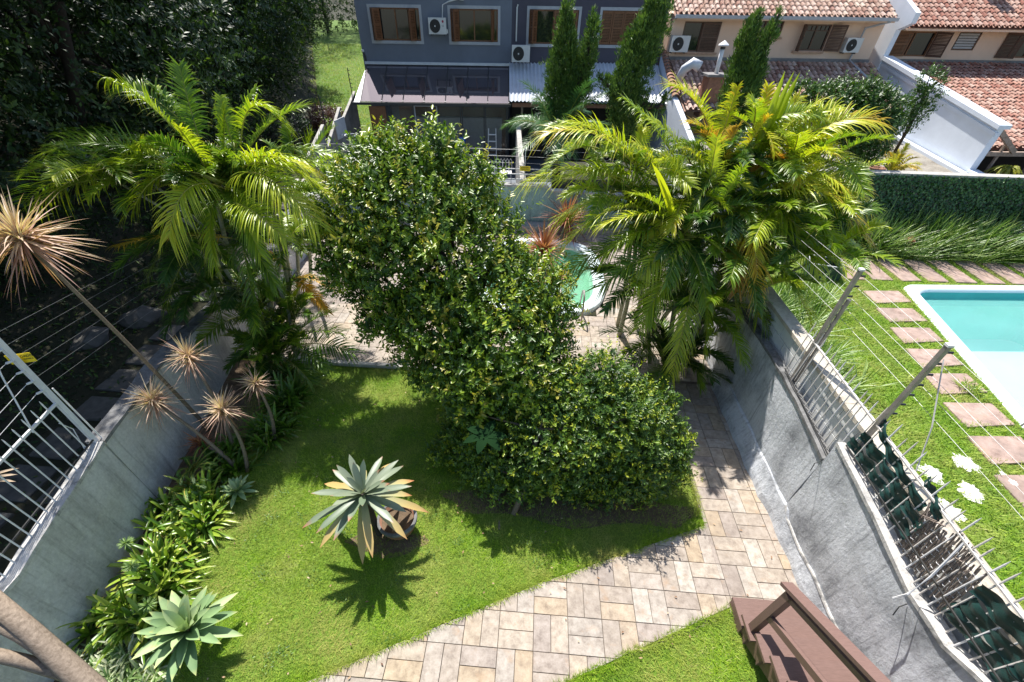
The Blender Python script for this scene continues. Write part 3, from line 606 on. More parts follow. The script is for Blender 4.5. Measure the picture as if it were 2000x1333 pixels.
# spiked electric fence on the right wall
sf = empty('spiked_fence', (XR+.1, 1, 1.9), label='rusty white spiked bar fence with electric posts along the right wall', cat='fence')
def polyz(y): return float(np.interp(y, [-2.5, 1.1, 1.7, 2.3, 3.3, 4.02, 4.05, 6.3, 15], [1.93, 1.93, 1.65, 1.65, 1.83, 1.90, 1.56, 1.74, 1.6]))
FXB = XR+.07
y = .15; i = 0; barm = []
while y < 5.75:
    zb = polyz(y)-.05; top = 2.66+random.uniform(-.05, .05); tw = random.uniform(-.02, .02)
    m = MB().tube([(FXB+random.uniform(-.01, .01), y, zb), (FXB+.01, y+tw*.5, (zb+top)/2), (FXB+.03, y+tw, top-.06), (FXB+.03, y+tw, top)], [.009, .009, .009, .002], 5); m.build('bar', M_rustw if i % 3 else M_whitep, sf); y += .128+random.uniform(-.02, .02); i += 1
for a, b, z0, z1 in ((.0, 2.05, 2.42, 2.42), (2.05, 3.85, 2.42, 2.44), (3.92, 5.72, 2.44, 2.46)): MB().beam((FXB+.02, a, z0), (FXB+.02, b, z1), .03, .018).build('rail', M_rustw, sf)
for a, b, z0, z1 in ((.0, 2.05, 1.99, 1.95), (2.05, 3.95, 1.97, 2.0), (4.06, 5.72, 1.66, 1.84)): MB().beam((FXB-.03, a, z0-.05), (FXB-.03, b, z1-.05), .014, .014).build('lower_rail', M_dkpost, sf)
tops = []
for y, zt, zb in ((1.05, 3.55, 1.8), (3.86, 3.62, 1.95), (5.52, 3.62, 1.6), (9.2, 3.5, 1.6)):
    p = MB().obox((FXB+.03, y, (zt+zb)/2), (.024, 0, 0), (0, .024, 0), (0, 0, (zt-zb)/2)).build('post', M_post, sf); MB().obox((FXB+.03, y, zt+.012), (.03, 0, 0), (0, .03, 0), (0, 0, .012)).build('post_cap', M_whitep, p); tops.append((y, zt))
    for q in range(7): MB().tube([(FXB+.054, y, zt-.08-q*.15), (FXB+.13, y, zt-.08-q*.15)], .013, 6).build('insulator', M_black, p)
for q in range(5):
    z = 3.50-q*.15; MB().tube([(FXB+.12, -1, z), (FXB+.12, 1.05, z), (FXB+.12, 3.86, z+.03), (FXB+.12, 5.52, z+.02), (FXB+.12, 9.2, z-.1)], .0022, 4).build('wire', M_wire, sf)
MB().tube([(FXB+.1, 3.86, 3.45), (FXB+.06, 3.4, 2.9), (FXB+.03, 3.15, 2.46)], .007, 5).build('stay_rod', M_rustw, sf)
MB().tube([(FXB+.1, 5.50, 3.2), (FXB+.1, 5.50, 1.7)], .03, 8).build('conduit', M_post, sf)
MB().tube([(FXB+.02, 2.35, 2.43), (XR-.02, 2.2, 1.98), (XR-.13, 2.12, 1.72), (XR-.16, 2.14, 1.56)], .012, 6).build('bent_bracket', M_whitep, sf)
for y, z in ((4.0, 1.5), (2.08, 1.52)): MB().tube([(XR-.01, y+.03, z), (XR-.10, y, z-.02), (XR-.13, y-.05, z-.12)], .006, 5).build('hook', M_dkpost, sf)

# dark green plastic strips woven through the bars
def ribbon(name, pts, w, label, group, mat=M_strip, waves=9, amp=.016):
    P = np.array(pts, float); L = np.r_[0, np.cumsum(np.linalg.norm(np.diff(P, axis=0), axis=1))]; n = 130; t = np.linspace(0, L[-1], n); Q = np.stack([np.interp(t, L, P[:, i]) for i in range(3)], 1)
    ph = random.uniform(0, 6); V = []; F = []; q = 6
    for i in range(n):
        off = amp*math.sin(t[i]*2*math.pi/.256+ph)
        for j in range(q): v = j/(q-1)-.5; fold = .012*math.sin(v*12+i*.06+ph); V.append((Q[i, 0]+off+fold, Q[i, 1], Q[i, 2]+v*w*(1+.15*math.sin(i*.11+ph))+.008*math.sin(i*.19)))
    for i in range(n-1):
        for j in range(q-1): a = i*q+j; F.append((a, a+q, a+q+1, a+1))
    o = add(name, V, F, mat, None, smooth=True); o.location = (0, 0, 0); return tag(o, label, 'plastic strip', group)
gs = 'dark green plastic strips woven through the fence'
ribbon('plastic_strip', [(FXB, 3.98, 2.03), (FXB, 3.4, 2.0), (FXB, 2.66, 1.94)], .17, 'lower plastic strip in the middle of the fence, nearest the wall top', gs)
ribbon('plastic_strip', [(FXB, 3.90, 2.22), (FXB, 3.3, 2.18), (FXB, 2.66, 2.12)], .15, 'second plastic strip up, above the lower one in mid fence', gs)
ribbon('plastic_strip', [(FXB+.02, 3.86, 2.50), (FXB, 3.55, 2.38), (FXB, 3.2, 2.34), (FXB, 2.8, 2.26)], .12, 'plastic strip knotted at the foot of the middle fence post', gs)
ribbon('plastic_strip', [(FXB+.04, 3.02, 2.52), (FXB+.02, 2.85, 2.44), (FXB, 2.62, 2.36)], .11, 'short plastic strip end tied high, hanging over the twig screen', gs)
ribbon('plastic_strip', [(FXB, 1.98, 1.84), (FXB, 1.4, 1.96), (FXB, .6, 2.03)], .18, 'lowest plastic strip of the near bundle at the bottom right', gs)
ribbon('plastic_strip', [(FXB, 1.96, 2.04), (FXB, 1.3, 2.16), (FXB, .6, 2.22)], .19, 'middle plastic strip of the near bundle at the bottom right', gs)
ribbon('plastic_strip', [(FXB, 1.98, 2.26), (FXB, 1.3, 2.38), (FXB, .5, 2.42)], .19, 'topmost plastic strip of the near bundle, just under the rail', gs)

# woven twig screens
def twig_screen(y0, y1, z0, z1, label, tilt=0.0):
    e = empty('twig_screen', (FXB, y0, z0), label=label, cat='wicker screen'); r = random.Random(int(y0*100)); n = int((y1-y0)/.0135)
    for i in range(n):
        y = y0+(y1-y0)*(i+.5)/n; pts = []; ph = r.uniform(0, 3); sl = r.uniform(-.022, .022)+tilt; e0 = r.uniform(-.02, .07); e1 = r.uniform(-.10, .08)
        for k in range(9):
            t = k/8; zz = z0+e0+(z1-z0-e0-e1)*t; pts.append((FXB+.02+.007*math.sin(t*19+(i % 2)*math.pi)+.004*math.sin(ph+t*3), y+sl*(t-.5)*2+.004*math.sin(t*5+ph), zz))
        rr = r.uniform(.0055, .0095); MB().tube(pts, rr, 5).build('twig', M_twig, e)
    for k in range(7):
        zz = z0+(z1-z0)*(k+.6)/7.4; MB().tube([(FXB+.02+.012*math.sin(j*2.9+k), y0+(y1-y0)*j/16, zz+.006*math.sin(j*1.7)) for j in range(17)], .0035, 5).build('binding_wire', M_whitep, e)
    for k in range(5): y = r.uniform(y0, y1); MB().tube([(FXB-.01, y, z1-.12), (FXB, y+r.uniform(-.3, .3), z1+r.uniform(-.1, .05))], .007, 5).build('loose_twig', M_twig, e)
    return e
twig_screen(2.0, 2.74, 1.72, 2.36, 'grey woven twig screen wired into the middle of the right fence', .06)
twig_screen(.35, 1.12, 2.0, 2.55, 'second woven twig screen, cut off by the bottom right corner', .05)

# ------------------------------------------------------------------ left wall, fence and sign
ys = [-3, 1.6, 3.5, 5.3]; lw = wall_strip('garden_wall', [(garden_left(y), y, z) for y, z in ((-3, 1.3), (1.6, 1.36), (3.48, 1.50))], .14, M_wallL, 'grey stained wall on the left carrying the white barred fence', sideways=-1, base=-.6, caps=.03, capmat=M_cap)
lw2 = wall_strip('garden_wall', [(garden_left(y)-.002, y, z) for y, z in ((3.5, 1.50), (4.6, 1.5), (5.3, 1.52), (6.2, 1.4), (7.6, 1.2), (9, 1.12), (12.3, .98), (15.4, .98))], .22, M_wallL, 'far stretch of the left wall with black mossy top beside the palms', sideways=-1, base=-.6, caps=.03, capmat=M_capdk)
lf = empty('barred_fence', (garden_left(3.4)-.1, 3.4, 1.5), label='white painted barred fence with electric post on the left wall', cat='fence')
def lx(y): return garden_left(y)-.10
y = 3.32; i = 0
while y > .2:
    z0 = float(np.interp(y, [1.6, 3.5], [1.38, 1.52])); MB().tube([(lx(y), y, z0), (lx(y), y, 2.42+random.uniform(-.02, .03)), (lx(y), y, 2.47)], [.009, .009, .002], 5).build('bar', M_whitep, lf); y -= .152; i += 1
MB().beam((lx(3.45), 3.45, 2.30), (lx(.1), .1, 2.16), .028, .03).build('rail', M_whitep, lf)
MB().beam((lx(3.45)+.03, 3.45, 1.60), (lx(.1)+.03, .1, 1.44), .016, .02).build('lower_rail', M_dkpost, lf)
pst = MB().obox((lx(3.48), 3.48, 2.55), (.028, 0, 0), (0, .028, 0), (0, 0, 1.05)).build('post', M_post if False else M_whitep, lf)
MB().tube([(lx(3.48)+.045, 3.55, 1.25), (lx(3.48)+.04, 3.53, 2.5)], .010, 6).build('conduit', M_whitep, lf)
MB().tube([(lx(3.0), 3.0, 2.26), (lx(3.2), 3.22, 2.95), (lx(3.45), 3.45, 3.5)], .009, 5).build('stay_rod', M_whitep, lf)
MB().tube([(lx(3.3), 3.28, 1.52), (lx(3.4), 3.38, 1.9), (lx(3.3), 3.3, 2.1)], .006, 5).build('loose_wire', M_whitep, lf)
for q in range(6):
    z = 2.52+q*.16; ins = MB().tube([(lx(3.48), 3.45, z), (lx(3.48), 3.38, z+.02)], .014, 6).build('insulator', M_whitep, pst)
    MB().tube([(lx(3.48), 3.38, z+.02), (lx(2.4), 2.4, z-.02), (lx(.2), .2, z)], .003, 4).build('wire', M_whitep, lf)
    MB().tube([(lx(3.48), 3.5, z+.02), (-6.55, 6.6, z-.45), (-7.05, 10, z-.9)], .002, 4).build('wire', M_wire, lf)
def text_mesh(body, size, mat, name='lettering', extrude=.001):
    c = bpy.data.curves.new('lettering_curve', 'FONT'); c.body = body; c.size = size; c.align_x = 'CENTER'; c.align_y = 'CENTER'; c.extrude = extrude; c.resolution_u = 3
    o = bpy.data.objects.new('tmp', c); COL.objects.link(o); dg = bpy.context.evaluated_depsgraph_get(); me = bpy.data.meshes.new_from_object(o.evaluated_get(dg)); bpy.data.objects.remove(o); me.materials.clear(); me.materials.append(mat)
    t = bpy.data.objects.new(name, me); COL.objects.link(t); return t
# yellow warning plate wired to the post: faces the camera side, reads along the wires
sg = empty('warning_sign', (lx(3.48)+.0, 3.50, 2.96), label='yellow warning plate with black lettering wired to the left fence post', cat='sign')
sx, sz, sy = Vector((.30, -.95, 0)).normalized(), Vector((0, 0, 1)), None
c0 = np.array((lx(3.48)-.01, 3.515, 2.97)); ux = np.array((.93, .36, 0)); ux = ux/np.linalg.norm(ux)
MB().obox(c0+np.array((0, .02, 0)), ux*.125, np.array((-ux[1], ux[0], 0))*.002, UP*.065).build('plate', M_yel, sg)
for body, dx, dz, s in (('CUI', -.066, .025, .048), ('DADO', .072, .025, .042), ('CERCA', -.068, -.015, .03), ('ELETRICA', .070, -.015, .022)):
    t = text_mesh(body, s, M_black); t.parent = sg; nrm_ = Vector((ux[1], -ux[0], 0)); M = Matrix((( ux[0], 0, nrm_.x, 0), (ux[1], 0, nrm_.y, 0), (0, 1, 0, 0), (0, 0, 0, 1)))
    p = Vector(c0)+Vector((0, .02, 0))+Vector(ux)*dx+Vector((0, 0, dz))+nrm_*.004; t.matrix_local = WM[sg.name].inverted() @ (Matrix.Translation(p) @ M)
# ------------------------------------------------------------------ back wall and hedge wall
bk = wall_strip('garden_wall', [(-7.6, 15.35, 1.30), (-3, 15.5, 1.42), (.35, 15.58, 1.42), (.4, 15.58, 1.30), (4.7, 15.75, 1.12)], .22, M_wallB, 'pale green back wall with dark damp stains behind the oval pool', sideways=-1, caps=.04, capmat=M_cap)
MB().box((-7.4, 15.05, .06), (4.2, 15.52, .26)).build('bench_plinth', M_pale, bk)
hw = empty('hedge_wall', (11, 15.6, 0), label='ivy covered wall with concrete top behind the long-leaved clumps', cat='wall')
MB().box((XR+.5, 15.75, -.1), (30, 15.98, 2.14)).build('wall_body', M_conc, hw)
MB().box((XR+.5, 15.70, 2.14), (30, 16.02, 2.20)).build('coping', M_pale, hw)
ri = np.random.default_rng(31); n = 15000
P = np.stack([ri.uniform(9.3, 21, n), 15.72-ri.uniform(0, .12, n), ri.uniform(0.3, 2.17, n)], 1); leaves('ivy', P, nrm(np.c_[ri.normal(size=(n, 1))*.7, -.3*np.ones((n, 1)), ri.normal(size=(n, 1))*.6-.5]), np.tile((0, -1., .4), (n, 1))+rdir(n, ri)*.4, .085, .07, F_ivy, hw, ri.random(n)*.9)

# ------------------------------------------------------------------ houses (authored in the row's own frame: s to the right, D away)
def house(name, s, D, label):
    o = empty(name, tuple(hl(0, 0)), HR, label=label, cat='house'); return o
def facade(root, s0, s1, z0, z1, D, holes, mat, depth=.18, name='front_wall'):
    xs = sorted({s0, s1, *[h[0] for h in holes], *[h[1] for h in holes]}); zs = sorted({z0, z1, *[h[2] for h in holes], *[h[3] for h in holes]}); m = MB()
    for i in range(len(xs)-1):
        for j in range(len(zs)-1):
            cx, cz = (xs[i]+xs[i+1])/2, (zs[j]+zs[j+1])/2
            if any(h[0] < cx < h[1] and h[2] < cz < h[3] for h in holes): continue
            m.raw([(xs[i], D, zs[j]), (xs[i+1], D, zs[j]), (xs[i+1], D, zs[j+1]), (xs[i], D, zs[j+1])], [(0, 1, 2, 3)])
    for a, b, c, d in holes:
        E_ = D+depth; m.raw([(a, D, c), (b, D, c), (b, D, d), (a, D, d), (a, E_, c), (b, E_, c), (b, E_, d), (a, E_, d)], [(0, 4, 5, 1), (1, 5, 6, 2), (2, 6, 7, 3), (3, 7, 4, 0)])
    return m.build(name, mat, root, local=True)
def shutter(root, p, w, h, ang, mat, parent=None):
    """hinged at p (s,D,z0); ang: 0 closed flat to the right, opens outward"""
    ux = np.array((math.cos(ang), -math.sin(ang), 0)); uy = np.array((ux[1], -ux[0], 0)); p = np.array(p, float); m = MB(); c = p+ux*w/2+UP*h/2
    for q in (.03, w-.03): m.obox(p+ux*q+UP*h/2, ux*.03, uy*.018, UP*h/2)
    for z in (.035, h/2, h-.035): m.obox(p+ux*w/2+UP*z, ux*w/2, uy*.017, UP*.035)
    n = int(h/.05)
    for i in range(n): z = h*(i+.5)/n; m.obox(p+ux*w/2+UP*z, ux*(w/2-.03), (uy*.8+UP*.6)*.014, np.array((0, 0, 1.))*.003+uy*.0)
    for i in range(n): z = h*(i+.5)/n; m.obox(p+ux*w/2+UP*z, ux*(w/2-.03), uy*.005, UP*.019)
    o = m.build('shutter', mat, root, local=True); return o
def window(root, s0, s1, z0, z1, D, trim, wood, left=0, right=0, panes=2, pane_off=.12, trimw=.11, grid=False):
    if trim:
        t = MB(); T = trimw; d0, d1 = D-.03, D+.02
        t.box((s0-T, d0, z0-T), (s0, d1, z1+T)); t.box((s1, d0, z0-T), (s1+T, d1, z1+T)); t.box((s0, d0, z1), (s1, d1, z1+T)); t.box((s0-.0, d0-.02, z0-T), (s1+.0, d1, z0)); t.build('window_surround', trim, root, local=True)
    f = MB(); w = .055; y0, y1 = D+.03, D+.13
    f.box((s0, y0, z0), (s0+w, y1, z1)); f.box((s1-w, y0, z0), (s1, y1, z1)); f.box((s0+w, y0, z1-w), (s1-w, y1, z1)); f.box((s0+w, y0, z0), (s1-w, y1, z0+w))
    for i in range(1, panes): x = s0+(s1-s0)*i/panes; f.box((x-w/2, y0+.01, z0+w), (x+w/2, y1-.01, z1-w))
    if grid:
        for i in range(panes):
            a = s0+(s1-s0)*i/panes; b = s0+(s1-s0)*(i+1)/panes; zz = z1-(z1-z0)*.24; f.box((a, y0+.02, zz-.015), (b, y1-.03, zz+.015))
            for q in (1, 2): f.box((a+(b-a)*q/3-.012, y0+.02, zz), (a+(b-a)*q/3+.012, y1-.03, z1-w))
    fo = f.build('window_frame', wood, root, local=True)
    for i in range(panes):
        a = s0+(s1-s0)*i/panes; b = s0+(s1-s0)*(i+1)/panes; g = MB().box((a+.03, D+pane_off-.035, z0+.03), (b-.03, D+pane_off-.025, z1-.03)).build('pane', M_glass, fo, local=True)
    MB().raw([(s0-.1, D+.16, z0-.1), (s1+.1, D+.16, z0-.1), (s1+.1, D+.16, z1+.1), (s0-.1, D+.16, z1+.1)], [(0, 1, 2, 3)]).build('room_shade_sheet', M_dark, fo, local=True)  # flat dark sheet stands in for the unlit room
    return fo
def bifold(root, s, D, z0, z1, dirn, w, wood, a1=1.25, a2=1.0):
    """pair of folded louvred leaves at one jamb; dirn=+1 hinged at left jamb"""
    h = z1-z0; ang = a1; ux = (math.cos(ang)*dirn, -math.sin(ang))
    shutter(root, (s, D, z0), w, h, ang if dirn > 0 else math.pi-ang, wood); p2 = (s+ux[0]*w, D+ux[1]*w, z0); shutter(root, p2, w, h, (-a2 if dirn > 0 else math.pi+a2), wood)
def ac_unit(s, D, z, w, h, label, logo=False, d=.28):
    o = empty('ac_unit', tuple(hl(s, D, z)), HR, label=label, cat='air conditioner', group='air conditioner units on the houses')
    MB().box((0, -d-.06, 0), (w, -.06, h)).build('casing', M_acw, o, local=True); c = (w*.37, -d-.062, h*.5); R0 = h*.42
    def disc(rr, y, n=28): return [(c[0]+rr*math.cos(2*math.pi*i/n), y, c[2]+rr*math.sin(2*math.pi*i/n)) for i in range(n)]
    MB().raw(disc(R0, c[1]-.003)+disc(R0*.96, c[1]-.02), [(i, (i+1) % 28, 28+(i+1) % 28, 28+i) for i in range(28)]+[tuple(range(55, 27, -1))]).build('fan_opening', M_black, o, local=True)
    g = MB()
    for rr in (R0*.3, R0*.5, R0*.7, R0*.88): P = disc(rr, c[1]-.028, 20); g.tube(P+[P[0]], .0035, 4, cap=False)
    for i in range(8): a = math.pi*i/8; g.tube([(c[0]-R0*.95*math.cos(a), c[1]-.026, c[2]-R0*.95*math.sin(a)), (c[0]+R0*.95*math.cos(a), c[1]-.026, c[2]+R0*.95*math.sin(a))], .003, 4)
    g.build('fan_guard', M_dkpost, o, local=True); MB().raw(disc(R0*.13, c[1]-.034, 14), [tuple(range(13, -1, -1))]).build('fan_hub', M_acw, o, local=True)
    b = MB(); b.box((.08, -d-.02, -.05), (.11, 0, 0)); b.box((w-.11, -d-.02, -.05), (w-.08, 0, 0)); b.build('bracket', M_dkpost, o, local=True)
    if logo:
        MB().raw([(w*.82+.045*math.cos(2*math.pi*i/18), -d-.066, h*.78+.045*math.sin(2*math.pi*i/18)) for i in range(18)], [tuple(range(17, -1, -1))]).build('round_emblem', plain('emblem_red', (.30, .01, .06), .5), o, local=True)
        t = text_mesh('LG', .075, M_black); t.parent = o; t.matrix_local = Matrix(((1, 0, 0, w*.82), (0, 0, -1, -d-.066), (0, 1, 0, h*.52), (0, 0, 0, 1)))
        MB().box((w, -d, .03), (w+.06, -d+.16, .17)).build('valve_cover', M_acw, o, local=True)
    return o

HD = 25.3
# house 1 : slate grey
H1 = house('row_house', 0, 0, 'slate grey house with white framed shuttered windows above a glass roof')
w1 = (-5.78, -3.62, 4.66, 5.78); w2 = (-2.24, -.12, 4.66, 5.78)
facade(H1, -6.42, .50, 3.0, 6.20, HD, [w1, w2], M_greywall)
m = MB(); m.box((-6.42, HD+.2, -.2), (.50, HD+9, 6.15)); m.build('house_body', M_greywall, H1, local=True)
m = MB(); m.box((-6.415, HD+.01, -.2), (-6.2, HD+.19, 6.15)); m.box((-6.3, HD+.0, -.2), (.49, HD+.15, 2.99)); m.build('lower_wall', M_greywall, H1, local=True)
MB().box((-6.42, HD+.02, 6.20), (.50, HD+9.2, 6.26)).build('roof', M_conc, H1, local=True)
window(H1, *w1, HD, M_trim, M_win, panes=2); bifold(H1, w1[0]+.05, HD-.01, w1[2]+.02, w1[3]-.02, 1, .42, M_win); bifold(H1, w1[1]-.50, HD+.0, w1[2]+.02, w1[3]-.02, 1, .42, M_win, 1.3, 1.1)
window(H1, *w2, HD, M_trim, M_win, panes=2); bifold(H1, w2[0]+.05, HD-.01, w2[2]+.02, w2[3]-.02, 1, .38, M_win); bifold(H1, w2[1]-.30, HD, w2[2]+.02, w2[3]-.02, 1, .22, M_win, 1.4, 1.2)
MB().box((-6.35, HD-.14, 3.80), (.48, HD-.01, 3.90)).build('flashing_gutter', M_metal, H1, local=True)
MB().tube([(-2.95, HD-.05, 5.1), (-2.62, HD-.05, 5.2), (-2.55, HD-.05, 5.9), (-2.3, HD-.06, 6.0), (-1.75, HD-.1, 6.12)], .028, 6).build('refrigerant_pipe', M_acw, H1, local=True)
MB().lathe((-1.70, HD-.12, 6.10), [(.0, -.06), (.09, -.05), (.11, .0), (.07, .07), (0, .08)], 12).build('lamp_head', M_acw, H1, local=True)
MB().tube([(-6.30, HD-.05, 3.1), (-6.30, HD-.05, 4.1), (-6.36, HD-.07, 4.2)], .04, 8).build('downpipe', M_dkpost, H1, local=True)
MB().lathe((-6.36, HD-.09, 4.28), [(0, -.05), (.06, -.03), (.06, .04), (0, .06)], 10).build('wall_camera', M_acw, H1, local=True)
ac_unit(-3.20, HD, 4.92, .78, .56, 'white air conditioner with round emblem between the two grey-house windows', True)
# glass lean-to roof and sliding doors
g0, g1 = -6.28, .40; GD0, GD1 = HD-.05, 22.95; gz0, gz1 = 3.78, 2.66
gr = empty('glass_canopy', tuple(hl(g0, GD1, 2.6)), HR, label='smoked glass lean-to roof with dark bars over the grey house terrace', cat='glass roof')
def loc(o): return lambda s, D, z: tuple(np.array(WM[o.name].inverted() @ Vector(hl(s, D, z))))
q = loc(gr)
for i in range(7):
    a = g0+(g1-g0)*i/7+.02; b = g0+(g1-g0)*(i+1)/7-.02; MB().raw([q(a, GD1, gz1), q(b, GD1, gz1), q(b, GD0, gz0), q(a, GD0, gz0), q(a, GD1, gz1+.012), q(b, GD1, gz1+.012), q(b, GD0, gz0+.012), q(a, GD0, gz0+.012)], [(0, 3, 2, 1), (4, 5, 6, 7), (0, 1, 5, 4), (2, 3, 7, 6)]).build('glass_panel', M_smoke, gr, local=True)
for i in range(8):
    a = g0+(g1-g0)*i/7; MB().beam(q(a, GD1, gz1+.01), q(a, GD0, gz0+.01), .035, .05).build('glazing_bar', M_dkpost, gr, local=True)
MB().beam(q(g0-.35, GD1-.04, gz1-.06), q(g1+.1, GD1-.04, gz1-.06), .07, .10).build('front_beam', M_dkpost, gr, local=True)
MB().raw([q(g0-.32, GD1, gz1-.05), q(g0-.03, GD1, gz1-.05), q(g0-.03, GD0, gz0-.1), q(g0-.06, GD0, gz0-.1)], [(0, 1, 2, 3)]).build('side_flashing', M_metal, gr, local=True)
gd = empty('sliding_doors', tuple(hl(-2.9, 22.95, 0)), HR, label='tall sliding glass doors under the canopy of the grey house', cat='glass doors'); q = loc(gd)
for i in range(5):
    a = -5.0+i*1.08; b = a+1.06; D = 22.98+(i % 2)*.05
    fr = MB(); 
    for x in (a, b-.05): fr.box(q(x, D, .05), tuple(np.array(q(x, D, .05))+(.05, .04, 2.5)))
    fr.box(q(a, D, 2.5), tuple(np.array(q(a, D, 2.5))+(1.06, .04, .06))); fr.box(q(a, D, .02), tuple(np.array(q(a, D, .02))+(1.06, .04, .06)))
    f = fr.build('door_frame', M_dkpost if i != 1 else M_trim, gd, local=True); MB().box(tuple(np.array(q(a, D+.015, .06))), tuple(np.array(q(a, D+.015, .06))+(1.05, .008, 2.45))).build('pane', M_door, f, local=True)
MB().box(q(-5.95, 22.9, 0), tuple(np.array(q(-5.95, 22.9, 0))+(.85, .06, 2.5))).build('wooden_door', M_win, H1, local=False) if False else None
wd = MB().box((-5.95, 22.95, .05), (-5.2, 23.02, 2.5)).build('wooden_door', M_win, H1, local=True)
MB().box((-6.2, 23.1, -.05), (.4, HD, .03)).build('veranda_floor', M_pale, H1, local=True)
MB().box((-5.0, HD-.3, .1), (.3, HD-.05, 2.4)).build('back_panelling', M_win, H1, local=True)
MB().box((-4.1, 24.0, .5), (.1, 24.3, 1.9)).build('white_counter', M_trim, H1, local=True)
tag(MB().raw([q(-5.0, 23.6, .3), q(-4.0, 23.6, .3), q(-3.9, 23.6, 1.7), q(-4.5, 23.6, 1.7), q(-4.9, 23.6, 1.2), q(-5.0, 23.7, .3), q(-4.0, 23.7, .3), q(-3.9, 23.7, 1.7), q(-4.5, 23.7, 1.7), q(-4.9, 23.7, 1.2)], [(0, 1, 2, 3, 4), (9, 8, 7, 6, 5), (3, 2, 7, 8), (0, 5, 6, 1), (1, 6, 7, 2)]).build('green_panel', plain('green_cloth', (.03, .30, .03), .8), H1, local=True))
tag(add('house_yard', [(-9.6, 15.8, .0), (.9, 16.4, 0), (1.2, 25.5, 0), (-9.3, 25.0, 0)], [(0, 1, 2, 3)], plain('blue_grey_floor', (.13, .15, .18), .5, 0, .2, 2)), kind='structure')
# yard: corrugated side fence, hoop, ladder, bottle, chair, dividing wall
sfn = empty('panel_fence', (-8.6, 17, 0), label='grey corrugated panel fence stepping down left of the paved yard', cat='fence')
for i, (xa, ya, xb, yb, za, zb) in enumerate([(-8.25, 16.2, -8.55, 19.0, 1.75, 2.35), (-8.62, 19.1, -8.95, 22.0, 1.55, 2.45), (-9.0, 22.1, -9.3, 25.2, 1.9, 2.6)]):
    n = 46; V = []
    for k in range(n+1): t = k/n; zt = za+(zb-za)*t; x = xa+(xb-xa)*t+.018*math.cos(k*math.pi); y = ya+(yb-ya)*t; V += [(x, y, -.1), (x, y, zt), (x-.03, y, zt), (x-.03, y, -.1)]
    F = [(4*k+j, 4*k+4+j, 4*k+5+j, 4*k+1+j) for k in range(n) for j in range(3)]; add('fence_panel', V, F, M_conc, sfn)
    MB().beam((xa+.01, ya, za+.03), (xb+.01, yb, zb+.03), .12, .05).build('fence_cap', M_pale, sfn)
for i, (x, y, zt) in enumerate([(-8.75, 17.2, 3.05), (-9.0, 20.3, 3.2), (-9.35, 25.0, 3.6)]):
    e = MB().beam((x, y, 1.2), (x, y, zt), .03).build('electric_post', M_dkpost, sfn)
    for k in range(5): MB().tube([(x, y, zt-.1-k*.17), (x+.09, y, zt-.1-k*.17)], .016, 5).build('insulator', M_black, e)
hb = empty('basketball_hoop', (-7.9, 20.6, 1.2), label='white basketball hoop ring and backboard on the grey panel fence', cat='basketball hoop')
MB().obox((-8.52, 20.7, 1.95), (.02, 0, 0), (.04, .45, 0), (0, 0, .35)).build('backboard', M_trim, hb); P = [(-8.2+.25*math.cos(a)+.25, 20.2+.25*math.sin(a), 1.80) for a in np.linspace(0, 2*math.pi, 22)]; MB().tube(P, .02, 6, cap=False).build('ring', M_whitep, hb)
MB().tube([(-8.3, 20.2, 1.8), (-8.5, 20.5, 1.7)], .02, 5).build('bracket', M_whitep, hb)
st = empty('folding_ladder', tuple(hl(-.35, 22.3, 0)), HR, label='aluminium step ladder standing before the glass doors of the grey house', cat='ladder')
for x in (-.22, .22): MB().tube([(x, 0, 0), (x*.75, .35, 1.75)], .022, 6).build('rail', M_whitep, st, local=True); MB().tube([(x, .75, 0), (x*.75, .40, 1.7)], .018, 6).build('back_leg', M_whitep, st, local=True)
for i in range(6): t = (i+.7)/6.6; MB().box((-.22+.05*t, .35*t-.05, 1.75*t-.015), (.22-.05*t, .35*t+.05, 1.75*t+.015)).build('step', M_whitep, st, local=True)
cl = empty('garden_chair', tuple(hl(.28, 20.6, 0)), HR, label='white wire chair with arched back beside the dividing wall', cat='chair')
for x in (-.25, .25):
    for y in (-.22, .22): MB().tube([(x, y, 0), (x*.9, y*.9, .45)], .014, 5).build('leg', M_whitep, cl, local=True)
MB().box((-.26, -.24, .44), (.26, .24, .47)).build('seat', M_whitep, cl, local=True); m = MB()
for i in range(4): x = -.21+i*.14; m.tube([(x-.06, .24, .47), (x-.06, .26, .85), (x, .27, .95), (x+.06, .26, .85), (x+.06, .24, .47)], .011, 5)
m.build('backrest', M_whitep, cl, local=True)
wt = empty('water_dispenser', tuple(hl(-1.75, 22.4, 0)), HR, label='blue water bottle on a white dispenser before the glass doors', cat='water dispenser')
MB().box((-.17, -.15, 0), (.17, .15, .95)).build('cabinet', M_whitep, wt, local=True); MB().lathe((0, 0, .95), [(.05, 0), (.10, .06), (.16, .12), (.165, .42), (.12, .47), (0, .48)], 18).build('bottle', plain('blue_bottle', (.01, .10, .55), .2), wt, True, True)
dv = empty('dividing_wall', tuple(hl(.75, 16.4, 0)), HR, label='pale concrete dividing wall between the grey house yard and the date palm', cat='wall')
MB().raw([(0, 0, -.1), (.2, 0, -.1), (.2, 6.6, -.1), (0, 6.6, -.1), (0, 0, 1.35), (.2, 0, 1.35), (.2, 6.6, 1.9), (0, 6.6, 1.9)], [(0, 3, 2, 1), (4, 5, 6, 7), (0, 1, 5, 4), (1, 2, 6, 5), (2, 3, 7, 6), (3, 0, 4, 7)]).build('wall_body', M_pale, dv, local=True)
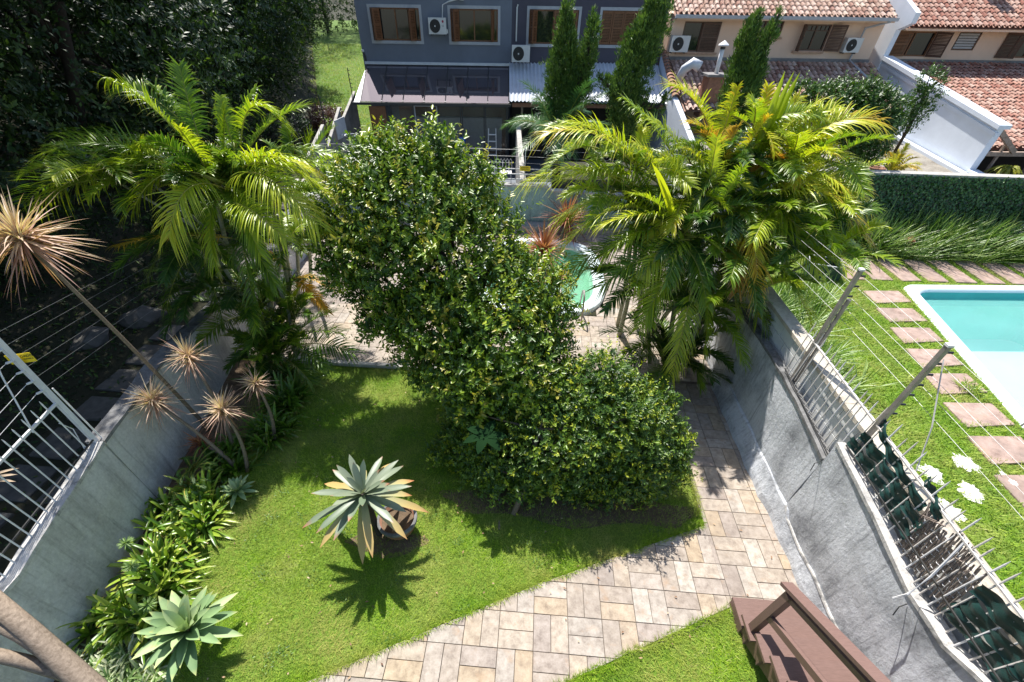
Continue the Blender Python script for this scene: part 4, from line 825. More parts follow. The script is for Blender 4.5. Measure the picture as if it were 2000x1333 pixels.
# white rail fence with yellow plate on the back wall of the yard
rf_ = empty('rail_fence', (-.9, 15.7, 1.4), label='low white rail fence on the back wall with a small yellow plate', cat='fence')
for z in (1.6, 1.76, 1.92): MB().beam((-3.3, 15.68, z), (.55, 15.78, z), .025).build('rail', M_whitep, rf_)
for x in (-3.2, -1.4, .4): MB().beam((x, 15.72, 1.42), (x, 15.72, 1.96), .04).build('post', M_whitep, rf_)
for x in (-.38, -5.6): MB().beam((x, 15.76, 1.42), (x, 15.76, 2.55), .03).build('wire_post', M_whitep, rf_)
for z in (2.1, 2.3, 2.5): MB().tube([(-7.6, 15.7, z), (-.38, 15.76, z), (4.5, 15.9, z-.1)], .005, 4).build('wire', M_wire, rf_)
ys_ = empty('warning_sign', (-.38, 15.70, 1.95), label='small yellow warning plate on the white rail fence behind the pool', cat='sign')
MB().box((-.55, 15.68, 1.88), (-.19, 15.69, 2.03)).build('plate', M_yel, ys_)
for body, dz, s in (('CUIDADO', .03, .055), ('CERCA ELETRICA', -.03, .035)):
    t = text_mesh(body, s, M_black); t.parent = ys_; t.matrix_local = WM[ys_.name].inverted() @ Matrix(((1, 0, 0, -.37), (0, 0, -1, 15.677), (0, 1, 0, 1.955+dz), (0, 0, 0, 1)))

# house 2 : dark plum with corrugated metal lean-to
H2 = house('row_house', 0, 0, 'dark plum house with pale framed shutters above corrugated zinc roofing')
w3 = (1.28, 3.48, 4.62, 5.80); w4 = (4.52, 6.50, 4.62, 5.80)
facade(H2, .50, 7.45, 2.9, 6.20, HD+.02, [w3, w4], M_dkwall); MB().box((.505, HD+.22, -.2), (7.45, HD+9, 6.15)).build('house_body', M_dkwall, H2, local=True)
MB().box((.52, HD+.03, 6.20), (7.45, HD+9.2, 6.26)).build('roof', M_conc, H2, local=True)
window(H2, *w3, HD+.02, M_trim, M_win, panes=2); bifold(H2, w3[0]+.05, HD, w3[2]+.02, w3[3]-.02, 1, .35, M_win); shutter(H2, (w3[0]+1.1, HD, w3[2]+.02), .52, 1.14, 0.02, M_win); shutter(H2, (w3[0]+1.64, HD, w3[2]+.02), .52, 1.14, 0.02, M_win)
window(H2, *w4, HD+.02, M_trim, M_win, panes=2)
for i in range(4): shutter(H2, (w4[0]+.02+i*.49, HD+.01, w4[2]+.02), .47, 1.14, 0.01, M_win)
MB().tube([(.72, HD-.04, 4.7), (.72, HD-.05, 5.85), (.76, HD-.05, 5.95)], .035, 6).build('downpipe', M_acw, H2, local=True)
ac_unit(.52, HD-.3, 4.00, .82, .60, 'air conditioner standing on the corrugated roof edge by the dark house')
cr = empty('corrugated_roof', tuple(hl(.45, 23, 2.8)), HR, label='corrugated zinc lean-to roof in several sheets on the dark house', cat='roof'); q = loc(cr)
def corr(a, b, D0, z0, D1, z1, mat):
    n = int((b-a)/.0425); V = []; 
    for k in range(n+1):
        x = a+(b-a)*k/n; w = .028*math.cos(k*math.pi/2)
        for D, z in ((D0, z0), ((D0+D1)/2, (z0+z1)/2), (D1, z1)): V.append(q(x, D, z+w))
        for D, z in ((D0, z0), (D1, z1)): V.append(q(x, D, z+w-.008))
    F = []
    for k in range(n): c = 5*k; F += [(c, c+5, c+6, c+1), (c+1, c+6, c+7, c+2), (c+3, c+4, c+9, c+8), (c, c+3, c+8, c+5)]
    return add('roof_sheet', V, F, mat, cr, smooth=False, local=True)
corr(.42, 2.55, 22.7, 2.80, HD-.02, 3.92, M_metal); corr(2.60, 4.95, 22.7, 2.78, 24.3, 3.40, M_metal); corr(4.0, 5.9, 22.7, 2.84, HD-.02, 3.96, M_metal); corr(5.95, 7.45, 22.7, 2.80, HD-.02, 3.92, M_metal)
MB().box((.55, 22.86, 2.55), (7.4, 22.94, 2.70)).build('timber_beam', M_terra, H2, local=True)
MB().tube([(1.0, 22.9, 0), (1.0, 22.9, 2.6)], .05, 8).build('timber_post', M_bark, H2, local=True)
MB().box((.6, 24.6, -.1), (7.4, HD, 2.6)).build('shade_dark_wall', M_dark, H2, local=True)  # wall coloured near black for the shade under the zinc roof
# party wall between dark and peach houses with tile coping
pwl = empty('party_wall', tuple(hl(7.5, 20, 0)), HR, label='white party wall with clay tile coping right of the zinc roof', cat='wall')
q = loc(pwl)
def quadwall(o, s, th, prof, mat, name='wall_body'):
    qq = loc(o); n = len(prof); V = [qq(s, D, z) for D, z in prof]+[qq(s+th, D, z) for D, z in prof]
    return MB().raw(V, [tuple(range(n-1, -1, -1)), tuple(range(n, 2*n))]+[(i, (i+1) % n, n+(i+1) % n, n+i) for i in range(n)]).build(name, mat, o, local=True)
quadwall(pwl, 7.5, .22, [(19.0, -.1), (HD, -.1), (HD, 4.35), (22.7, 3.2), (19.0, 2.1)], M_white)
for i in range(14):
    t0, t1 = i/14, (i+1.15)/14; D0, D1 = 22.2+(HD-22.2)*t0, 22.2+(HD-22.2)*t1; z0, z1 = 3.06+1.32*t0, 3.06+1.32*t1; V = []
    for D, z, rr in ((D0, z0+.03, .17), (D1, z1, .14)):
        for k in range(7): a = math.pi*k/6; V.append(q(7.61-rr*math.cos(a), D, z+rr*.7*math.sin(a)))
    MB().raw(V, [(k, k+1, k+8, k+7) for k in range(6)]).build('ridge_tile', M_terra, pwl, local=True)

# clay tile roofs
def tile_roof(name, root, s0, s1, D0, z0, D1, z1, mat, tw=.24, tl=.33, seed=1, skew=0.0):
    """courses of barrel tiles from the eave (D0,z0) up to (D1,z1)"""
    r = np.random.default_rng(seed); L = math.hypot(D1-D0, z1-z0); nr = int(L/tl); nc = int((s1-s0)/tw); ud = np.array((0, (D1-D0)/L, (z1-z0)/L)); un = np.array((0, -(z1-z0)/L, (D1-D0)/L)); V = []; F = []; T = []
    ang = np.linspace(0, math.pi, 5)
    for i in range(nr):
        for j in range(nc):
            b = np.array((s0+(j+.5)*tw+skew*i*tl, D0, z0))+ud*(i*tl)+r.normal(size=3)*.006; t = r.random()
            for cover in (0, 1):
                rr = tw*.34; c = b+np.array((tw/2*cover, 0, 0)); n0 = len(V)
                for e, (a, h) in enumerate(((-.02, .035), (tl*1.12, .0))):
                    for th in ang: V.append(tuple(c+ud*a+np.array((1, 0, 0))*(-rr*(1.12-.2*e)*math.cos(th))+un*((.02+h+rr*.9*math.sin(th)) if cover else (rr*.7-rr*.7*math.sin(th)+h-.03)))); T.append(min(1, max(0, t+r.normal()*.02)))
                for k in range(4): F.append((n0+k, n0+k+1, n0+6+k, n0+5+k))
    n0 = len(V); V += [tuple(np.array((s0, D0, z0-.05))+un*-.02), tuple(np.array((s1, D0, z0-.05))), tuple(np.array((s1, D1, z1-.05))), tuple(np.array((s0, D1, z1-.05)))]; T += [.2]*4; F.append((n0, n0+1, n0+2, n0+3))
    o = add(name, V, F, mat, root, {'tint': T}, local=True); o['kind'] = 'stuff'; return o
# house 3 : peach
H3 = house('row_house', 0, 0, 'peach house with lichen covered tile roof, wooden windows and chimney')
w5 = (8.28, 9.95, 4.42, 5.48); w6 = (11.55, 12.75, 5.0, 5.55); w7 = (13.70, 14.95, 4.52, 5.45)
facade(H3, 7.72, 17.3, 3.4, 5.85, HD, [w5, w6, w7], M_peach); MB().box((7.74, HD+.2, -.2), (17.3, HD+8, 5.7)).build('house_body', M_peach, H3, local=True)
window(H3, *w5, HD, None, M_dwin, panes=2); shutter(H3, (w5[0]+.85, HD-.0, w5[2]), .80, 1.04, .03, M_dwin)
window(H3, *w6, HD, None, M_dwin, panes=3)
window(H3, *w7, HD, None, M_dwin, panes=2, grid=True); shutter(H3, (w7[1]+.02, HD-.03, w7[2]), .62, .93, .45, M_dwin); shutter(H3, (w7[0]-.02, HD-.03, w7[2]), .45, .93, math.pi-1.35, M_dwin)
for w in (w5, w6, w7):
    n = int((w[1]-w[0]+.3)/.12)
    for i in range(n): MB().box((w[0]-.15+i*.12, HD-.10, w[2]-.09), (w[0]-.15+i*.12+.112, HD+.02, w[2]-.015)).build('sill_brick', plain('sill_brick_clay', (.50, .32, .22), .85), H3, local=True)
tile_roof('main_roof', H3, 7.6, 17.4, HD-.55, 5.72, HD+3.4, 7.5, M_roofA, seed=2)
MB().box((7.6, HD-.68, 5.60), (17.35, HD-.56, 5.72)).build('gutter', M_trim, H3, local=True)
MB().box((7.7, HD-.56, 5.55), (17.3, HD, 5.60)).build('soffit', M_peach, H3, local=True)
tile_roof('lower_roof', H3, 7.9, 17.3, 21.6, 2.75, HD-.08, 4.15, M_roofA, seed=3)
MB().box((7.75, HD-.10, 4.12), (17.3, HD-.01, 4.24)).build('flashing', M_conc, H3, local=True)
MB().tube([(17.1, HD-.6, 5.6), (16.4, HD-.15, 5.35), (16.35, HD-.1, 4.2), (16.5, 24.2, 3.85), (17.0, 22.2, 3.1)], .05, 7).build('downpipe', M_trim, H3, local=True)
m = MB().box((8.72, 21.9, 2.4), (9.42, 22.6, 3.85)); m.build('chimney', M_terra, H3, local=True); MB().box((8.60, 21.8, 3.85), (9.54, 22.7, 3.93)).build('chimney_slab', M_conc, H3, local=True)
fl_ = MB().tube([(9.10, 22.3, 3.9), (9.10, 22.35, 4.75)], .085, 10).build('flue_pipe', M_whitep, H3, True, True); MB().lathe((9.10, 22.35, 4.72), [(.10, 0), (.10, .08)], 12).build('flue_collar', M_dkpost, fl_, local=True); MB().lathe((9.10, 22.35, 4.84), [(.21, 0), (.20, .03), (.02, .16), (0, .165)], 16).build('flue_hat', M_whitep, fl_, local=True)
ac_unit(7.78, HD, 4.42, .80, .58, 'air conditioner at the left corner of the peach house wall'); ac_unit(15.72, HD, 4.50, .72, .52, 'air conditioner right of the open shutter on the peach house')
MB().tube([(7.8, 23.0, 3.6), (7.92, 22.9, 4.0), (8.2, 22.8, 4.22), (8.5, 22.75, 4.1)], [.16, .18, .2, .21], 12).build('roof_duct', M_metal, H3, True, True)
# house 4 : right, salmon with red tiles and the white flank wall
H4 = house('row_house', 0, 0, 'salmon house with red tile roofs at the right behind the white wall')
WS = 17.85
w8 = (18.25, 20.1, 4.35, 5.25); w9 = (21.15, 22.2, 4.60, 5.25); w10 = (23.4, 25.6, 4.35, 5.25); D4 = HD+.3
facade(H4, WS+.1, 32, 3.4, 5.6, D4, [w8, w9, w10], M_peach); MB().box((WS+.1, D4+.2, -.2), (32, D4+8, 5.5)).build('house_body', M_peach, H4, local=True)
window(H4, *w8, D4, None, M_win, panes=2); shutter(H4, (w8[0], D4-.02, w8[2]), .75, .9, .05, M_win); shutter(H4, (w8[1]-.02, D4-.03, w8[2]), .62, .9, .85, M_dwin)
window(H4, *w9, D4, None, M_dwin, panes=1); 
for i in range(6): MB().box((w9[0]+.08, D4+.02, w9[2]+.06+i*.095), (w9[1]-.08, D4+.05, w9[2]+.13+i*.095)).build('louvre', M_trim, H4, local=True)
window(H4, *w10, D4, None, M_win, panes=3); shutter(H4, (w10[0]-.02, D4-.03, w10[2]), .7, .9, .8, M_dwin)
tile_roof('main_roof', H4, WS+.3, 32, D4-.75, 5.45, D4+3.4, 7.4, M_roofB, seed=4)
MB().box((WS+.3, D4-.7, 5.30), (32, D4, 5.38)).build('soffit', M_peach, H4, local=True)
tile_roof('lower_roof', H4, WS+.28, 31, 18.0, 2.25, D4-.05, 4.15, M_roofB, seed=5)
MB().box((WS+.2, D4-.12, 4.12), (31, D4-.01, 4.25)).build('flashing', M_conc, H4, local=True)
MB().box((22.3, D4+1.0, 6.0), (23.0, D4+1.7, 7.3)).build('chimney', M_peach, H4, local=True)
fw_ = empty('flank_wall', tuple(hl(WS, 21, 0)), HR, label='tall bluish white flank wall with stepped coping beside the red roof', cat='wall')
quadwall(fw_, WS-.12, .25, [(HD-4.3, 1.0), (HD+8, 1), (HD+8, 9), (HD+4, 8.0), (HD-.9, 5.75), (HD-.9, 5.2), (HD-.3, 4.2), (HD-.3, 4.1)], M_white, 'upper_wall') if False else None
quadwall(fw_, WS-.1, .22, [(HD-.25, 1.0), (HD+8, 1), (HD+8, 9.6), (HD-.95, 5.9), (HD-.95, 5.55), (HD-.25, 5.3)], M_white, 'upper_wall')
quadwall(fw_, WS, .25, [(12, .5), (HD-.2, .5), (HD-.2, 4.28), (17.6, 2.95), (17.6, 1.55), (12, .95)], M_white)
quadwall(fw_, WS-.10, .46, [(17.5, 2.93), (HD-.2, 4.26), (HD-.2, 4.40), (17.5, 3.06)], M_white, 'coping'); quadwall(fw_, WS-.05, .12, [(17.5, 2.70), (HD-.2, 4.03), (HD-.2, 4.15), (17.5, 2.82)], M_white, 'moulding')
quadwall(fw_, WS-.07, .4, [(12, .93), (17.6, 1.53), (17.6, 1.60), (12, 1.0)], M_white, 'low_coping')
quadwall(fw_, WS-.30, .25, [(12, .3), (HD-.3, .3), (HD-.3, 2.2), (17.0, 1.45), (12, .9)], M_white, 'foot_ledge')
# carport under the red roof
cpb = empty('veranda_frame', tuple(hl(19, 17.8, 0)), HR, label='timber framed opening of the veranda under the red roof edge', cat='veranda'); q = loc(cpb)
for a, b, w in (((WS+.2, 17.75, 2.85), (WS+.2, 17.75, 1.5), .16), ((WS+.2, 17.75, 2.1), (31, 17.75, 2.15), .14), ((WS+.1, 17.72, 2.95), (WS+1.2, 17.6, 2.2), .14), ((20.2, 17.75, 2.2), (20.2, 17.75, 1.0), .14), ((18.7, 17.75, 2.5), (18.7, 17.75, 1.2), .08)): MB().beam(q(*a), q(*b), w).build('timber', m_wood('weathered_timber', (.20, .14, .10), (.42, .33, .27), (3, 3, 3), .8) if 'weathered_timber' not in bpy.data.materials else bpy.data.materials['weathered_timber'], cpb, local=True)
MB().box(q(18.2, 20.5, .3), q(31, 20.6, 2.6)).build('recess_shade_panel', M_dark, cpb, local=True)  # dark panel painted as the shade inside the veranda
MB().tube([q(18.3, 16.2, 1.0), q(19.2, 16.6, 1.7)], .03, 6).build('leaning_pole', M_post, cpb, local=True)
# raised yard of the peach house
def yz(D): return 1.25+max(0, min(1, (D-16)/8))*.75
V = []; F = []
for i in range(12):
    D = 16.3+(21.7-16.3)*i/11
    for j in range(8): s = 7.75+(WS-.25-7.75)*j/7; V.append(tuple(hl(s, D, yz(D)+.01*math.sin(i*2+j))))
for i in range(11):
    for j in range(7): a = i*8+j; F.append((a, a+1, a+9, a+8))
tag(add('raised_yard', V, F, m_plaster('pebble_concrete', (.34, .31, .26), (.14, .12, .10), 3, (.42, .40, .35), (1, 1, 1))), kind='structure')

# ------------------------------------------------------------------ timber stairs
stp = empty('timber_stairs', (3.1, 2.6, 0), label='brown painted timber stairs with sloping handrail in the bottom right corner', cat='stairs')
x0s, x1s, Y1, RUN, RISE = 3.06, XR-.11, 2.62, .285, .17
for k in range(1, 13):
    yf = Y1-(k-1)*RUN; z = RISE*k; xl = x0s-(.0 if k == 1 else .03)
    MB().prism([(xl, yf-RUN-.03 if k > 1 else yf-.40), (x1s, yf-RUN-.03 if k > 1 else yf-.40), (x1s, yf), (xl, yf)], z-.045, z, .004).build('tread', M_deck, stp)
    if k > 1: MB().box((x0s+.09, yf-.045, z-RISE), (x1s-.01, yf-.02, z-.046)).build('riser', M_deck, stp)
MB().box((x0s, 2.22, 0), (x1s, Y1-.02, .124)).build('step_box', M_deck, stp)
for k in (2, 3, 4, 5, 6): yf = Y1-(k-1)*RUN; z = RISE*k; MB().raw([(x0s+.0, yf-.05, z-.046), (x0s+.0, yf-.26, z-.046), (x0s+.0, yf-.26, z-.30), (x0s+.045, yf-.05, z-.046), (x0s+.045, yf-.26, z-.046), (x0s+.045, yf-.26, z-.30)], [(0, 1, 2), (5, 4, 3), (0, 2, 5, 3), (0, 3, 4, 1), (1, 4, 5, 2)]).build('bracket', M_deck, stp)
sl_ = RISE/RUN; MB().beam((x0s+.06, 2.35, .02), (x0s+.06, 2.35-3.2, .02+3.2*sl_), .045, .24).build('stringer', M_deck, stp)
post = np.array((x0s+.05, 2.17))
MB().box((post[0]-.045, post[1]-.045, .125), (post[0]+.045, post[1]+.045, 1.36)).build('newel_post', M_deck, stp)
def rail(z0, w, h, y0=2.30, name='handrail'):
    sl2 = .75; p = np.array((x0s+.05, y0, z0)); q_ = p+np.array((0, -3.0, 3.0*sl2*.85)); MB().beam(p, q_, w, h).build(name, M_deck, stp)
rail(1.36, .13, .045); rail(1.30, .045, .06, 2.16, 'under_rail')
rail(.78, .05, .09, 2.16, 'mid_rail')

# ------------------------------------------------------------------ palms
def frond(root, B, T, lift=.5, ll=.46, lw=.026, nl=42, mat=None, tint=.5, r=rng, vee=.55, droop=.25, start=.16, name='frond', rach=None, dry=0.0):
    B, T = np.array(B, float), np.array(T, float); M = (B+T)/2+UP*lift; n = 14; ts = np.linspace(0, 1, n)[:, None]; C = (1-ts)**2*B+2*ts*(1-ts)*M+ts**2*T
    L = np.linalg.norm(np.diff(C, axis=0), axis=1).sum(); t = np.linspace(start, .985, nl)+r.uniform(-.004, .004, nl); tc = t[:, None]; P = (1-tc)**2*B+2*tc*(1-tc)*M+tc**2*T; tg = nrm(2*(1-tc)*(M-B)+2*tc*(T-M))
    sd = nrm(np.cross(tg, UP)+1e-6); N = nrm(np.cross(sd, tg)); tw = r.uniform(-.6, .6); sd2 = sd*math.cos(tw)+N*math.sin(tw); N2 = np.cross(sd2, tg)
    u = (t-start)/(1-start); al = np.radians(70-36*u); lenp = 1.12*ll*(.45+.62*np.sin(np.pi*np.clip(.12+.80*u, 0, 1))**.8)*np.clip(L/1.7, .55, 1.15); PP = []; DD = []; SS = []; LL = []; TT = []
    for s in (-1, 1):
        be = vee+r.normal(size=nl)*.10; d = tg*np.cos(al)[:, None]+(sd2*(s*np.cos(be))[:, None]+N2*np.sin(be)[:, None])*np.sin(al)[:, None]; d = nrm(d+r.normal(size=d.shape)*.045)
        PP.append(P); DD.append(d); SS.append(nrm(tg-d*(tg*d).sum(1)[:, None]+N2*.25)); LL.append(lenp*r.uniform(.85, 1.1, nl)); TT.append(np.clip(tint-.04+r.normal(size=nl)*.07+.16*u, 0, 1))
    PP, DD, SS, LL, TT = map(np.concatenate, (PP, DD, SS, LL, TT))
    if dry: keep = r.random(len(PP)) > dry; PP, DD, SS, LL, TT = PP[keep], DD[keep], SS[keep], LL[keep], TT[keep]
    V, F, tp = strips(PP, DD, LL, lw*r.uniform(.8, 1.15, len(PP)), droop*r.uniform(.5, 2.0, len(PP)), 4, .16, lambda t: min(.6+2*t, 1)*(1-t**2.2)+.05, SS)
    e = (V[:, 2] < .05); V[e, 2] = .05
    o = add(name, V, F, mat or F_palm, root, {'tint': np.repeat(TT, 15), 'tip': tp*r.uniform(.75, 1.0)})
    add('rachis', *(lambda m: (m.v, m.f))(MB().tube(C, list(np.linspace(.016, .004, n)), 5)), F_rachis, o, {'tint': np.full(n*5, np.clip(tint+.1, 0, 1))}, True)
    return o
def px_frond(root, b, t, Yb, Yt, **k): return frond(root, ay(*b, Yb), ay(*t, Yt), **k)
def fill(root, hub, n, Lr, el, r, az=(0, 6.283), **k):
    for i in range(n):
        a = az[0]+(az[1]-az[0])*(i+r.uniform(-.3, .3))/n; L = r.uniform(*Lr); e = r.uniform(*el); h = np.array((math.cos(a), math.sin(a), 0)); B = np.array(hub)+h*.05+UP*r.uniform(-.1, .1)
        T = B+h*L*math.cos(e)+UP*L*math.sin(e)*.9; kk = dict(k); kk['tint'] = np.clip(k.get('tint', .35)+r.uniform(-.15, .25), 0, 1); frond(root, B, T-UP*L*.15, lift=L*.28, r=r, **kk)
def stem(root, a, b, r0=.05, r1=.035, name='stem', bend=.08, mat=None):
    a, b = np.array(a, float), np.array(b, float); pts = [a+(b-a)*t+np.array((bend*math.sin(t*3.1), bend*.5*math.sin(t*3.1), 0)) for t in np.linspace(0, 1, 12)]
    return MB().tube(pts, [r0+(r1-r0)*i/11+(.004 if i % 2 else 0) for i in range(12)], 9).build(name, mat or M_trunk, root, True)
r1 = np.random.default_rng(41)
PL = empty('areca_palm', (-5.75, 7.7, 0), label='tall clustered palm at left with long arching fronds over the mossy wall', cat='palm tree')
stem(PL, gz(522, 690), ay(440, 470, 7.3)); stem(PL, ay(440, 470, 7.3), ay(400, 330, 7.4), .035, .03, bend=.02); stem(PL, (-6.0, 7.9, 0), ay(470, 330, 8.0)); stem(PL, (-5.6, 8.1, 0), ay(500, 300, 8.2), .04); stem(PL, (-5.9, 7.5, 0), ay(380, 480, 7.2), .04); stem(PL, (-5.4, 7.7, 0), ay(480, 400, 7.5), .035)
for a_, b_ in (((-5.3, 7.4, 0), ay(500, 480, 7.4)), ((-6.0, 7.4, 0), ay(360, 420, 7.2)), ((-5.9, 8.2, 0), ay(540, 420, 8.2))): stem(PL, a_, b_, .04, .028, bend=.15)
S_L = [((385, 300), (216, 158), 7.4, 7.2, .35, .62, .45), ((395, 290), (350, 128), 7.6, 8.0, .15, .5, .22), ((400, 285), (235, 175), 7.6, 7.8, .5, .5, .2), ((470, 290), (555, 245), 7.8, 8.0, .85, .5, .48), ((460, 290), (500, 175), 7.9, 8.4, .2, .5, .22),
       ((430, 330), (45, 400), 7.3, 6.6, .75, .55, .18), ((420, 330), (60, 330), 7.4, 7.4, .55, .55, .22), ((440, 360), (75, 405), 7.1, 6.2, .85, .56, .5), ((440, 370), (330, 465), 7.1, 6.0, .70, .5, .62), ((400, 320), (120, 270), 7.6, 8.0, .35, .5, .16),
       ((430, 370), (210, 330), 7.2, 6.8, .45, .5, .42), ((450, 360), (622, 440), 7.3, 6.5, .85, .46, .58), ((450, 340), (600, 330), 7.4, 7.0, .45, .46, .60), ((470, 330), (640, 300), 7.8, 8.0, .30, .46, .3), ((430, 400), (560, 470), 7.0, 6.3, .45, .42, .52),
       ((480, 470), (228, 482), 7.2, 6.6, .28, .34, .92), ((400, 470), (325, 605), 7.2, 6.8, .35, .30, .15), ((430, 450), (290, 540), 7.3, 7.0, .55, .34, .12), ((460, 440), (540, 560), 7.2, 6.6, .5, .36, .18), ((420, 360), (350, 250), 7.3, 6.8, .15, .45, .55), ((440, 340), (440, 210), 7.5, 7.6, .1, .45, .35), ((470, 400), (510, 640), 7.2, 6.7, .7, .32, .12), ((400, 440), (440, 640), 7.2, 6.6, .6, .34, .10)]
S_L += [((420, 350), (90, 300), 7.4, 7.0, .6, .5, .28), ((430, 360), (150, 360), 7.2, 6.6, .6, .5, .36), ((400, 300), (300, 170), 7.6, 7.9, .3, .5, .3), ((450, 350), (640, 380), 7.3, 6.8, .7, .46, .52), ((430, 390), (420, 520), 7.0, 6.3, .5, .44, .4), ((450, 380), (510, 500), 7.1, 6.4, .5, .44, .35), ((440, 360), (260, 410), 7.1, 6.3, .7, .48, .42), ((460, 300), (430, 190), 7.8, 8.1, .15, .46, .35), ((470, 320), (590, 210), 7.9, 8.2, .3, .46, .3), ((470, 340), (660, 340), 7.7, 7.6, .5, .44, .45)]
for b, t, y0, y1, li, l_, ti in S_L: px_frond(PL, b, t, y0, y1, lift=li, ll=l_*.92, tint=ti+.10, r=r1, droop=r1.uniform(.25, .6), nl=46)
fill(PL, ay(420, 360, 7.4), 24, (.8, 1.35), (-.3, 1.0), r1, tint=.16, ll=.36); fill(PL, ay(470, 350, 7.8), 20, (.7, 1.25), (-.3, 1.0), r1, tint=.18, ll=.34); fill(PL, ay(380, 470, 7.3), 12, (.9, 1.3), (-.2, .6), r1, tint=.12, ll=.38)  # inner fronds take dark tints, shade of the clump put into their colour
fill(PL, (-5.5, 7.0, .35), 22, (.8, 1.4), (.25, 1.25), r1, tint=.25, ll=.34, lw=.026); fill(PL, (-5.9, 7.6, 1.1), 16, (.9, 1.5), (.1, 1.1), r1, tint=.15, ll=.36, lw=.026); fill(PL, (-5.2, 7.6, .9), 14, (.8, 1.4), (.1, 1.1), r1, tint=.3, ll=.34, lw=.026)
for b, t, y0, y1, li in [((540, 700), (420, 640), 7.0, 6.9, .3), ((530, 690), (445, 720), 7.0, 6.4, .4), ((550, 690), (650, 610), 7.1, 7.4, .35), ((550, 690), (690, 690), 7.1, 6.7, .5), ((545, 700), (610, 750), 7.0, 6.2, .4), ((540, 680), (560, 560), 7.2, 7.6, .1), ((560, 680), (665, 650), 7.2, 7.0, .4), ((530, 680), (470, 590), 7.2, 7.4, .2), ((560, 690), (640, 720), 7.0, 6.5, .45), ((520, 690), (510, 760), 6.9, 6.1, .3), ((560, 670), (600, 590), 7.3, 7.6, .2), ((540, 690), (580, 640), 7.0, 6.7, .4), ((530, 690), (480, 660), 7.0, 6.7, .4)]:
    px_frond(PL, b, t, y0, y1, lift=li, ll=.40, lw=.026, tint=r1.uniform(.12, .42), r=r1, nl=40)
for h, Y, n, ti in [((300, 360), 7.2, 10, .35), ((220, 350), 7.0, 8, .4), ((540, 400), 7.6, 10, .4), ((480, 560), 7.3, 12, .12), ((400, 560), 7.2, 10, .1), ((560, 480), 7.8, 9, .3)]:
    c_ = ay(*h, Y); stem(PL, np.array((-5.7, 7.6, max(.2, c_[2]-1.5))), c_, .03, .02, bend=0); fill(PL, c_, n, (.75, 1.3), (-.2, 1.0), r1, tint=ti, ll=.38)
PS = empty('areca_palm', (-6.3, 10.2, 0), label='slimmer palm with twin pale stems between the left wall and the tree', cat='palm tree')
stem(PS, (-6.25, 9.7, 0), ay(565, 400, 9.6)); stem(PS, (-6.0, 9.9, 0), ay(590, 395, 9.8)); 
for b, t, y0, y1, li, ti in [((590, 370), (705, 330), 9.6, 9.4, .75, .45), ((590, 350), (650, 250), 9.8, 10.2, .2, .3), ((580, 340), (560, 250), 9.8, 10.2, .2, .3), ((590, 380), (700, 385), 9.6, 9.0, .6, .55), ((580, 380), (500, 350), 9.6, 9.4, .5, .35), ((585, 370), (610, 260), 9.6, 9.6, .1, .5), ((580, 390), (540, 430), 9.5, 9.0, .5, .6), ((590, 390), (640, 450), 9.5, 9.0, .5, .66), ((585, 400), (590, 470), 9.4, 8.9, .5, .3), ((575, 370), (520, 280), 9.7, 9.9, .3, .3)]:
    px_frond(PS, b, t, y0, y1, lift=li, ll=.42, tint=ti, r=r1)
for b, t, y0, y1, li in [((572, 545), (655, 570), 8.3, 8.0, .3), ((572, 545), (640, 610), 8.3, 7.9, .35), ((570, 540), (530, 500), 8.3, 8.2, .2)]: px_frond(PS, b, t, y0, y1, lift=li, ll=.34, tint=.7, mat=F_palmdry, r=r1)

PR = empty('areca_palm', (3.4, 8.3, 0), label='large golden clustered palm between the oval pool and the right wall', cat='palm tree')
hubs = [((3.2, 7.9), (1330, 470), 7.6), ((3.5, 8.3), (1420, 420), 8.2), ((2.9, 8.5), (1300, 400), 8.6), ((3.6, 8.7), (1400, 320), 8.8), ((3.1, 9.0), (1480, 330), 9.0), ((2.3, 8.9), (1245, 450), 8.6), ((3.7, 8.0), (1440, 500), 7.8)]
for (x, y), h, Y in hubs: stem(PR, (x, y, 0), ay(*h, Y), .055, .035)
stem(PR, gz(1205, 640), ay(1232, 440, 8.6), .05, .04); stem(PR, gz(1240, 640), ay(1262, 440, 8.7), .05, .04)
for a_, b_ in (((3.7, 7.6, 0), ay(1390, 560, 7.6)), ((3.4, 7.4, 0), ay(1345, 570, 7.5)), ((3.9, 8.2, 0), ay(1450, 450, 8.3)), ((2.9, 7.9, 0), ay(1290, 520, 7.9))): stem(PR, a_, b_, .045, .03, bend=-.12)
